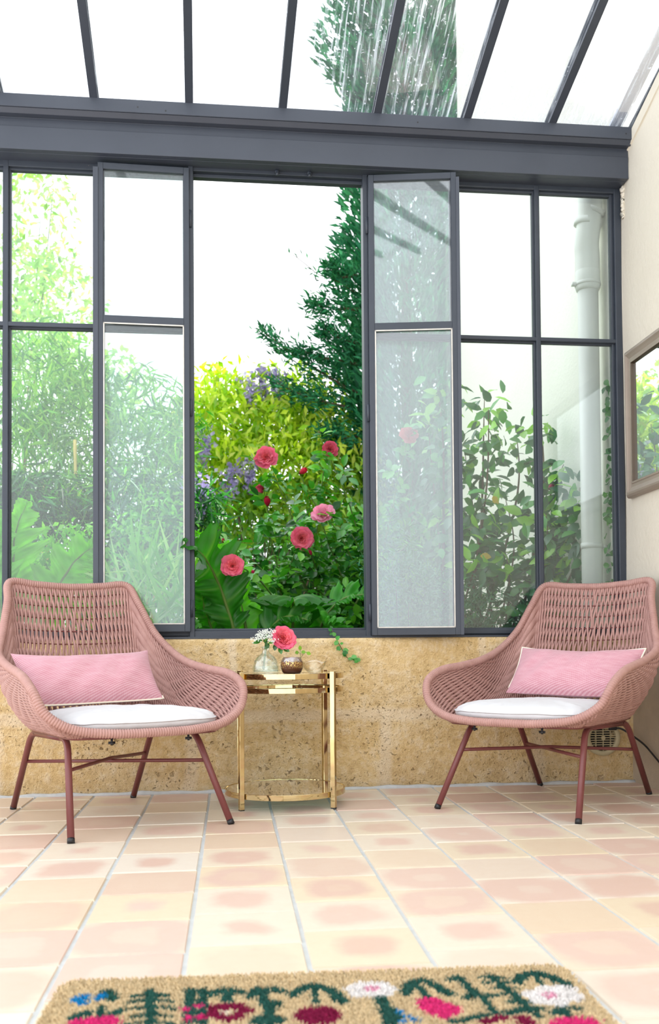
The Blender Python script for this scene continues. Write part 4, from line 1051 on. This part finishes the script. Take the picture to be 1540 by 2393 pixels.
def lobed_plant(name, o, label, specs):
    root = tag(empty(name, o), label, 'plant', 'big lobed leaf plants'); o = np.array(o)
    for i, (mid, Wd, nrm, cols, cup) in enumerate(specs):
        mb = MB(); mid = [np.array(p)-o for p in mid]
        Mx = lobed(mb, mid[1:], Wd*1.15, nrm, 60+i, cols, 5, cup)
        lf = mb.build('lobed_leaf', M['bigleaf'], root)
        mb = MB(); tube(mb, np.concatenate([catmull(mid[:2]+[mid[2]], 10)[:11], Mx+np.array(unit(nrm))*-.003]), np.concatenate([np.linspace(.012, .009, 11), np.linspace(.009, .002, len(Mx))]), 7)
        mb.build('leaf_stalk', M['stem'], lf)
LB = (srgb('2F8A1E'), srgb('3F9A22')); LD = (srgb('2C7A1C'), srgb('2A6E20'))
lobed_plant('artichoke_plant', (.03, 4.45, 0), 'big lobed green leaves in the open window, one leaf tip poking past its left post', [
    ([(.03, 4.45, .0), (.015, 4.42, .66), (-.05, 4.36, .86), (-.12, 4.22, .98), (-.185, 4.03, 1.005)], .16, (.15, -1, .35), LD, .2),
    ([(.08, 4.5, 0), (.10, 4.5, .50), (.04, 4.48, .80), (-.05, 4.42, 1.00), (-.15, 4.34, 1.09)], .10, (.5, -.8, .2), (srgb('58B422'), srgb('6CC42C')), .2),
    ([(.30, 4.6, .0), (.29, 4.58, .55), (.28, 4.5, .73), (.275, 4.36, .80), (.27, 4.22, .78)], .20, (0, -.25, 1), LD, -.22),
    ([(.36, 4.6, .0), (.36, 4.6, .5), (.42, 4.5, .70), (.50, 4.42, .80), (.60, 4.36, .82)], .13, (.1, -.6, .8), LB, .1),
    ([(.0, 4.5, .0), (-.02, 4.5, .5), (-.08, 4.45, .66), (-.12, 4.4, .78), (-.13, 4.36, .92)], .10, (.6, -.8, .1), LD, .25),
    ([(.06, 4.42, .0), (.10, 4.4, .50), (.17, 4.34, .66), (.24, 4.28, .72), (.34, 4.24, .70)], .11, (0, -.6, .8), LD, .1),
    ([(.50, 4.5, .0), (.48, 4.5, .45), (.46, 4.42, .62), (.44, 4.32, .70), (.42, 4.24, .70)], .10, (.2, -.5, .8), LB, .1)])
lobed_plant('artichoke_plant', (-.95, 4.75, 0), 'big lobed bright green leaves behind the bottom left pane', [
    ([(-.95, 4.75, 0), (-.98, 4.75, .70), (-1.00, 4.72, .95), (-.99, 4.70, 1.12), (-.93, 4.68, 1.27)], .16, (.3, -1, .1), (srgb('5FB01E'), srgb('7CC438')), .15),
    ([(-.95, 4.75, 0), (-1.02, 4.7, .60), (-1.06, 4.66, .85), (-1.06, 4.64, 1.03), (-1.0, 4.62, 1.16)], .14, (-.1, -1, .1), (srgb('52AA14'), srgb('66BC22')), .2),
    ([(-.93, 4.75, 0), (-.88, 4.72, .60), (-.80, 4.68, .85), (-.70, 4.64, 1.00), (-.60, 4.62, 1.06)], .14, (.1, -1, .3), (srgb('58AE1C'), srgb('70BE2E')), .15)])

# --- camellia
co = np.array([1.30, 4.95, 0]); cm = tag(empty('camellia_shrub', co), 'glossy leaved camellia shrub growing against the white wall outside', 'shrub')
r = np.random.default_rng(12); P, D, N_, cl = [], [], [], []; 
tops = [gp(1035, 880, 4.95), gp(1160, 930, 4.9), gp(1150, 905, 5.05), gp(1290, 955, 4.75), gp(1230, 1000, 4.95), gp(1345, 1060, 4.65), gp(1435, 1115, 4.45), gp(1100, 1030, 5.1), gp(1010, 960, 5.2), gp(1360, 1250, 4.6), gp(1300, 1180, 4.6), gp(1200, 1150, 4.8), gp(1120, 1200, 4.85), gp(1060, 1150, 5.0), gp(1390, 1160, 4.55), gp(1200, 1290, 4.75), gp(1130, 1300, 4.7), gp(1310, 1290, 4.65)]
for i, tp in enumerate(tops):
    mb = MB(); b = np.array([.0+(.12*(i % 4)-.2), (.06*(i % 3)-.06), 0]); e = tp-co; e[0] = min(e[0], .33)
    mid1 = b*.6+e*.4+np.array([r.normal(0, .05), r.normal(0, .04), .05]); C = catmull([b, mid1, e*.8+b*.2+r.normal(0, .03, 3), e], 12)
    tube(mb, C, np.linspace(.012 if i < 6 else .008, .002, len(C)), 7); mb.build('stem', M['bark'], cm)
    for t in np.linspace(.42 if e[2] > .9 else .5, 1, 15 if e[2] > .9 else 11):
        j = min(int(t*(len(C)-1)), len(C)-2)
        for _ in range(4):
            ax = unit(np.array([r.normal(0, .8), r.normal(-.25, .6), r.normal(.15, .5)]))
            tw = C[j]+ax*r.uniform(.01, .13); tw[0] = min(tw[0], .31); P.append(tw); dd = ax*.6+np.array([r.normal(0, .6), r.normal(0, .4), r.normal(-.25, .4)]); dd[0] = -abs(dd[0]) if tw[0] > .24 else dd[0]; D.append(dd); N_.append(np.array([r.normal(0, .5), -.6+r.normal(0, .4), .6+r.normal(0, .4)]))
            young = t > .85 and r.random() < .5
            cl.append(np.array(srgb('8CC63F') if young else [srgb('3A8048'), srgb('2C6A44'), srgb('57A052'), srgb('24603E')][r.integers(4)])*r.uniform(.8, 1.2))
mb = MB(); k = len(P); leaves(mb, np.array(P), np.array(D), np.array(N_), r.uniform(.065, .098, k), r.uniform(.036, .052, k), np.clip(np.array(cl), 0, 1), seg=2, fold=.12, droop=.22); mb.build('foliage', M['leaf_gloss'], cm)
mb = MB(); bud(mb, gp(1311, 1117, 4.6)-co, (.2, -.9, .3), .017, 3, srgb('C8476A')); o = mb.build('camellia_bud', [M['petal'], M['stem']], cm); o['label'] = 'round pink flower bud'
single_leaves([gp(1135, 1285, 4.68)-co, gp(1168, 1140, 4.75)-co], [(1, -.2, -.1), (.4, -.3, -.9)], [(0, -1, .2)]*2, .055, .035, [srgb('E2B428')]*2, 'yellow_leaf', M['leaf'], cm)

# --- generic leafy masses
def mass(name, o, label, cat, blobs, cols, L, W, seed, mat='leaf', zb=-.2, nb=(0, -.3, .6), part='foliage', group=None, trunk=None, seg=1, ns=.6, shellness=.5):
    r = np.random.default_rng(seed); o = np.array(o, float); root = tag(empty(name, o), label, cat, group)
    own = [b[3] if len(b) > 3 else None for b in blobs]; blobs = [b[:3] for b in blobs]
    P = np.concatenate([ell_points(r, k, c, R, shellness) for c, R, k in blobs])-o
    k = len(P); mb = MB()
    leaves(mb, P, rdir(r, k, zb), np.array(nb)+r.normal(0, ns, (k, 3)), r.uniform(L*.7, L*1.25, k), r.uniform(W*.75, W*1.2, k), np.concatenate([palette(r, b[2], q or cols, .18) for b, q in zip(blobs, own)]), seg=seg)
    mb.build(part, M[mat], root)
    if trunk:
        mb = MB()
        for c, R, k in blobs: arching(mb, (r.normal(0, .05), r.normal(0, .05), 0), np.array(c)-o, .1, trunk, trunk*.3, 12, 6, r)
        mb.build('branches', M['bark'], root)
    return root, o, r
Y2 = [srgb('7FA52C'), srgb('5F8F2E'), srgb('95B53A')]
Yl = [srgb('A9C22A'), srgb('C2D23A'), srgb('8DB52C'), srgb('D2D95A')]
def gb(px, py, Y, rx, ry, rz, k, *pal): return (tuple(gp(px, py, Y)), (rx, ry, rz), k, *pal)
DK = [srgb('1F5A34'), srgb('2C6E3A'), srgb('17492E'), srgb('4A8F44')]  # darker greens that put shading into the colour of the lower bamboo leaves
wr, wo, r = mass('wisteria', (.3, 8.1, 0), 'sunlit yellow green wisteria with lilac blossom behind the roses', 'climbing plant',
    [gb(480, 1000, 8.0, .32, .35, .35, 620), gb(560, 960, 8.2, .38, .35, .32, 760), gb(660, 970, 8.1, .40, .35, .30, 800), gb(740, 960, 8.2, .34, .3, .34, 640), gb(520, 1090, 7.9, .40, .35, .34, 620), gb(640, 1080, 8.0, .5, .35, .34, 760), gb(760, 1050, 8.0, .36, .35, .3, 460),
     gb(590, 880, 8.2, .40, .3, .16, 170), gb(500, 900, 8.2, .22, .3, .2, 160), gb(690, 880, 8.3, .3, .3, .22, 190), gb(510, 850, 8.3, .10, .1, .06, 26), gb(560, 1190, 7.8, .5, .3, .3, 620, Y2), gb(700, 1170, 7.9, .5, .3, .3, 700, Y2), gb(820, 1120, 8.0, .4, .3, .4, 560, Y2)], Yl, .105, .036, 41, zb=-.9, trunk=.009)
mb = MB(); lob = MB()
for p, Y in (((466, 1150), 6.6), ((460, 1175), 6.5), ((590, 905), 8.0), ((622, 885), 8.0), ((655, 890), 8.0), ((478, 1040), 7.6), ((580, 1105), 7.7), ((540, 1120), 7.6)):
    c = gp(*p, Y)-wo; k = 130; z = r.uniform(-1, 1, k); cc = c+np.stack([r.normal(0, .035, k)*(1.1+z*.7), r.normal(0, .03, k), z*.14], 1)
    mb = MB(); leaves(mb, cc, rdir(r, k), rdir(r, k), .044, .034, palette(r, k, [srgb('B5A6DE'), srgb('CDC4EA'), srgb('A898D4')], .1)); mb.build('blossom_cluster', M['blossom'], wr)
# bamboo at the left
ba, bo, r = mass('bamboo_clump', (-1.2, 6.9, 0), 'tall bamboo clump with narrow leaves behind the left panes', 'bamboo',
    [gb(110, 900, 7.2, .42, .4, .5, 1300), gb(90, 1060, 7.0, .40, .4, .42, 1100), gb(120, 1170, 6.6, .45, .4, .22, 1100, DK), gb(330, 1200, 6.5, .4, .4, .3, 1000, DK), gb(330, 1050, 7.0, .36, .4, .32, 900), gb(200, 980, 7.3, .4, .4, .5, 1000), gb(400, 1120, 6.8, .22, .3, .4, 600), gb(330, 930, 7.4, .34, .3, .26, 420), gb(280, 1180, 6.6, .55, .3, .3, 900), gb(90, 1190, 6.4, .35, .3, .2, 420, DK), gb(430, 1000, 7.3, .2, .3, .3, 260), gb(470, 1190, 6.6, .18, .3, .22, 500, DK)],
    [srgb('5FA03C'), srgb('7DB445'), srgb('3F8338'), srgb('93C050')], .15, .017, 42, zb=-.7)
for i in range(16):
    mb = MB(); x = r.uniform(-.75, .75); y = r.uniform(-.3, .5); h = r.uniform(1.5, 2.3); lean = r.normal(0, .12)
    zz = np.arange(0, h, .06); tube(mb, np.stack([x+lean*(zz/h)**2, np.full_like(zz, y), zz], 1), .011+.0022*(np.arange(len(zz)) % 4 == 0), 7); mb.build('cane', M['cane'], ba)
mass('leafy_tree', (-2.2, 10, 0), 'pale leafy tree rising above the bamboo at the far left', 'tree',
    [gb(110, 520, 10, .42, .5, .75, 420), gb(60, 650, 10, .42, .5, .5, 420), gb(150, 720, 10, .5, .5, .5, 520), gb(90, 820, 9.8, .55, .5, .5, 900), gb(250, 900, 9.8, .5, .5, .4, 560), gb(140, 440, 10, .15, .3, .3, 60)], [srgb('9CBF78'), srgb('B4CF92'), srgb('86B068')], .10, .045, 43, trunk=.014)
# dark hedge that closes the garden
mass('garden_hedge', (-.6, 10.5, 0), 'dark green hedge closing the far side of the garden', 'hedge',
    [((-4.2, 10.6, .8), (1.5, .6, 1.1), 4200), ((-2.2, 10.5, .85), (1.4, .6, 1.1), 5400), ((-.4, 10.5, .9), (1.3, .6, 1.15), 6000), ((1.4, 10.6, .9), (1.3, .6, 1.2), 5400), ((.1, 10.8, 1.6), (1.6, .5, .8), 2600), ((1.5, 10.4, 1.5), (1.0, .5, .8), 2400)], [srgb('2C6B2C'), srgb('245A2A'), srgb('4A8A34')], .12, .06, 44)
# shrubs close to the window
mass('small_leaf_shrub', (-.65, 5.3, 0), 'light green small leaved shrub below the left panes', 'shrub',
    [gb(170, 1300, 5.1, .20, .2, .20, 520), gb(110, 1340, 5.0, .2, .2, .16, 300), gb(290, 1290, 5.5, .25, .25, .26, 420), gb(380, 1250, 5.6, .24, .25, .30, 420), gb(270, 1420, 5.2, .5, .3, .3, 620)], [srgb('6DB542'), srgb('8DC85C'), srgb('4F9A3E')], .045, .022, 45, trunk=.006)
mass('grassy_shrub', (-.42, 4.75, 0), 'arching grassy shrub with pale striped blades inside the left casement pane', 'shrub',
    [gb(350, 1400, 4.7, .20, .12, .20, 100), gb(400, 1440, 4.6, .12, .1, .14, 60)], [srgb('5FAE4A'), srgb('BFD9A8'), srgb('83C45A')], .34, .020, 46, zb=.6, nb=(0, -1, .1))
mass('feathery_shrub', (.92, 4.75, 0), 'feathery bluish green shrub at the foot of the right casement', 'shrub',
    [gb(960, 1400, 4.7, .22, .18, .26, 1500), gb(1060, 1420, 4.75, .25, .18, .22, 1300), gb(920, 1300, 4.9, .18, .15, .26, 600), gb(1180, 1430, 4.7, .2, .15, .16, 500)], [srgb('3F7F5A'), srgb('5C9A72'), srgb('2F6A48')], .040, .0075, 47, zb=.4, mat='needle', trunk=.006)
# cypress
r = np.random.default_rng(48); cyo = np.array([1.50, 8.2, 0]); cy = tag(empty('cypress_tree', cyo), 'tall dark green cypress at the right of the open window', 'tree')
k = 44000; z = r.uniform(.3, 9.5, k); prof = np.interp(z, [.3, 1.2, 2.4, 4.2, 6.0, 8.2, 9.5], [.30, .46, .56, .52, .64, .58, .1])
a = r.uniform(0, 2*PI, k); rad = prof*r.uniform(.10, 1.0, k)**.6*(1+.16*np.sin(a*5+z*3)+.10*np.sin(z*7+a*2))
P = np.stack([rad*np.cos(a), rad*np.sin(a), z], 1); D = np.stack([.8*np.cos(a), .8*np.sin(a), np.full(k, .9)], 1)+r.normal(0, .4, (k, 3))
mb = MB(); cypal = [srgb('1F6B45'), srgb('2A7A4E'), srgb('175A3C'), srgb('3B8A58')]
leaves(mb, P, D, np.stack([-np.sin(a), np.cos(a), 0*a], 1)+r.normal(0, .6, (k, 3)), r.uniform(.08, .15, k), r.uniform(.022, .040, k), palette(r, k, cypal, .2))
mb.build('foliage', M['needle'], cy)
mb = MB(); tube(mb, [(0, 0, 0), (0, 0, 3), (0, 0, 8)], np.array([.07, .05, .02]), 9); mb.build('trunk', M['bark'], cy)
for (pa, pb) in (((850, 905), (617, 760)), ((850, 830), (700, 800)), ((845, 700), (735, 690)), ((850, 940), (650, 880)), ((840, 620), (780, 590)), ((860, 1000), (760, 990)), ((850, 780), (760, 745)), ((840, 660), (690, 575))):
    thin = pb == (690, 575)
    A, B = gp(*pa, 8.0)-cyo, gp(*pb, 7.7)-cyo
    mb = MB(); C = arching(mb, A, B, -.05, .016 if not thin else .004, .003, 14, 6, r); br = mb.build('branch', M['bark'], cy)
    k = 620 if not thin else 14; t = r.uniform(.05, 1, k); base_ = np.stack([np.interp(t, np.linspace(0, 1, 14), C[:, q]) for q in range(3)], 1)
    d = unit(B-A); D = d+r.normal(0, .55, (k, 3))+np.array([0, 0, .12]); sp_ = (.10*(1.15-t))[:, None]+.015
    mb = MB(); leaves(mb, base_+r.normal(0, 1, (k, 3))*sp_*np.array([1, 1, .8]), D, rdir(r, k), r.uniform(.05, .10, k), r.uniform(.012, .02, k), palette(r, k, cypal, .2)); mb.build('needles', M['needle'], br)
# ivy under the sill
r = np.random.default_rng(49)
k = 700; P = np.stack([r.uniform(-.55, 1.6, k), r.uniform(4.36, 4.62, k), r.uniform(.40, .66, k)], 1); mb = MB()
leaves(mb, P, rdir(r, k, .1), np.array([0, -.5, .7])+r.normal(0, .5, (k, 3)), r.uniform(.04, .065, k), r.uniform(.035, .055, k), palette(r, k, [srgb('1F5A34'), srgb('2F7340'), srgb('3F8A48')]), seg=2)
tag(mb.build('ivy_undergrowth', M['leaf_gloss']), 'dark ivy carpet just outside below the sill', 'ivy', None, 'stuff')
iv = tag(empty('ivy_sprig', (.44, 4.03, .64)), 'thin ivy sprig creeping over the sill down the stone wall', 'ivy')
def ivp(x, y, Y): return gp(x, y, Y)-np.array([.44, 4.03, .64])
mb = MB(); C = catmull([(-.01, .2, .03), ivp(779, 1468, 4.05), ivp(790, 1490, 4.03), ivp(800, 1508, 4.035), ivp(812, 1528, 4.035), ivp(830, 1534, 4.035), ivp(842, 1537, 4.035)], 8); tube(mb, C, .0014, 5); mb.build('stem', M['bark'], iv)
P, D = [], []
for t in np.linspace(.12, 1, 22): j = int(t*(len(C)-1)); P.append(C[j]+r.normal(0, .004, 3)-np.array([0, .006, 0])); D.append(np.array([r.normal(0, 1), -.15, r.normal(0, .8)]))
single_leaves(P, D, np.tile([(0, -1, .2)], (22, 1))+r.normal(0, .2, (22, 3)), r.uniform(.014, .026, 22), .8, palette(r, 22, [srgb('4E9A4E'), srgb('6FB26A'), srgb('3C8642')]), 'leaf', M['leaf'], iv)
# creeper beside the drainpipe
r = np.random.default_rng(50); k = 90; mb = MB(); z = r.uniform(.75, 1.75, k)
leaves(mb, np.stack([1.685+0*z-r.uniform(0, .02, k), 4.19+r.normal(0, .018, k), z], 1), rdir(r, k), np.array([-1, -.5, .2])+r.normal(0, .3, (k, 3)), .035, .028, palette(r, k, [srgb('3F7A4A'), srgb('5C9058')]), seg=2)
tag(mb.build('wall_creeper', M['leaf']), 'small creeper climbing the wall between drainpipe and window', 'creeper')
# drainpipe
dpz = tag(empty('drainpipe', (1.63, 4.31, 0)), 'cream white drainpipe on the outside wall seen through the right panes', 'drainpipe')
mb = MB(); tube(mb, [(0, 0, -.05), (0, 0, 2.26)], .047, 28); mb.build('pipe', M['pipe'], dpz)
mb = MB(); tube(mb, [(0, 0, 2.20), (0, 0, 2.215), (0, 0, 2.29), (0, 0, 2.30)], np.array([.049, .056, .056, .05]), 28); tube(mb, [(0, 0, 2.225), (0, 0, 2.24)], .059, 28); bar(mb, (-.075, 0, 2.232), (-.05, 0, 2.232), .02, .016); mb.build('collar', M['pipe'], dpz)
mb = MB(); tube(mb, catmull([(0, 0, 2.27), (0, 0, 2.36), (-.004, -.005, 2.42), (.004, -.02, 2.52), (.006, -.03, 2.60), (.008, -.03, 2.72)], 8), .055, 28); tube(mb, [(.0, -.008, 2.50), (.003, -.012, 2.53)], .063, 28); tube(mb, [(.012, -.022, 2.555), (.018, -.028, 2.575)], .060, 28); mb.build('elbow', M['pipe'], dpz)
mb = MB(); tube(mb, [(0, 0, 1.02), (0, 0, 1.045)], .050, 28); bar(mb, (.04, 0, 1.03), (.069, 0, 1.03), .02, .014); mb.build('pipe_clip', M['pipe'], dpz)

# ---------------------------------------------------------------- light, camera
w = bpy.data.worlds.new('sky'); scene.world = w; w.use_nodes = True
nt = w.node_tree; bg = nt.nodes['Background']
tc = nt.nodes.new('ShaderNodeTexCoord'); sx = nt.nodes.new('ShaderNodeSeparateXYZ'); rp = nt.nodes.new('ShaderNodeValToRGB')
nt.links.new(tc.outputs['Generated'], sx.inputs[0]); nt.links.new(sx.outputs['Z'], rp.inputs[0]); nt.links.new(rp.outputs[0], bg.inputs['Color'])
rp.color_ramp.elements[0].position = 0; rp.color_ramp.elements[0].color = (.95, .96, 1., 1); rp.color_ramp.elements[1].position = 1; rp.color_ramp.elements[1].color = (.90, .95, 1., 1)
bg.inputs['Strength'].default_value = SKY
sl = bpy.data.lights.new('sun', 'SUN'); sl.energy = SUN; sl.angle = math.radians(3); sl.color = (1., .94, .82)
so = bpy.data.objects.new('sun', sl); COL.objects.link(so)
sd = np.array([.80, .38, .95]); so.rotation_euler = Vector(sd).to_track_quat('Z', 'Y').to_euler()

cam = bpy.data.cameras.new('camera'); co_ = bpy.data.objects.new('camera', cam); COL.objects.link(co_)
yaw, pitch, roll, F_, CX, CY = .116, .029, -.008, 2305., 808., 1446.8
f = np.array([math.sin(yaw)*math.cos(pitch), math.cos(yaw)*math.cos(pitch), math.sin(pitch)]); rt = np.array([math.cos(yaw), -math.sin(yaw), 0]); up = np.cross(rt, f)
r2 = math.cos(roll)*rt+math.sin(roll)*up; u2 = -math.sin(roll)*rt+math.cos(roll)*up
co_.matrix_world = Matrix(((r2[0], u2[0], -f[0], 0), (r2[1], u2[1], -f[1], 0), (r2[2], u2[2], -f[2], .58), (0, 0, 0, 1)))
cam.sensor_fit = 'VERTICAL'; cam.sensor_height = 36; cam.sensor_width = 36; cam.lens = 36*F_/2393
cam.shift_x = -(CX-770)/2393; cam.shift_y = (CY-1196.5)/2393; cam.clip_start = .05
cam.dof.use_dof = True; cam.dof.focus_distance = 3.45; cam.dof.aperture_fstop = 4.5
scene.camera = co_
vs = scene.view_settings; vs.view_transform = 'Standard'; vs.look = 'None'; vs.exposure = EXPO; vs.gamma = 1
cy_ = scene.cycles
cy_.use_denoising = True; cy_.max_bounces = 8; cy_.transparent_max_bounces = 16; cy_.diffuse_bounces = 4; cy_.glossy_bounces = 4; cy_.transmission_bounces = 6
cy_.caustics_reflective = False; cy_.caustics_refractive = False; cy_.sample_clamp_indirect = 8
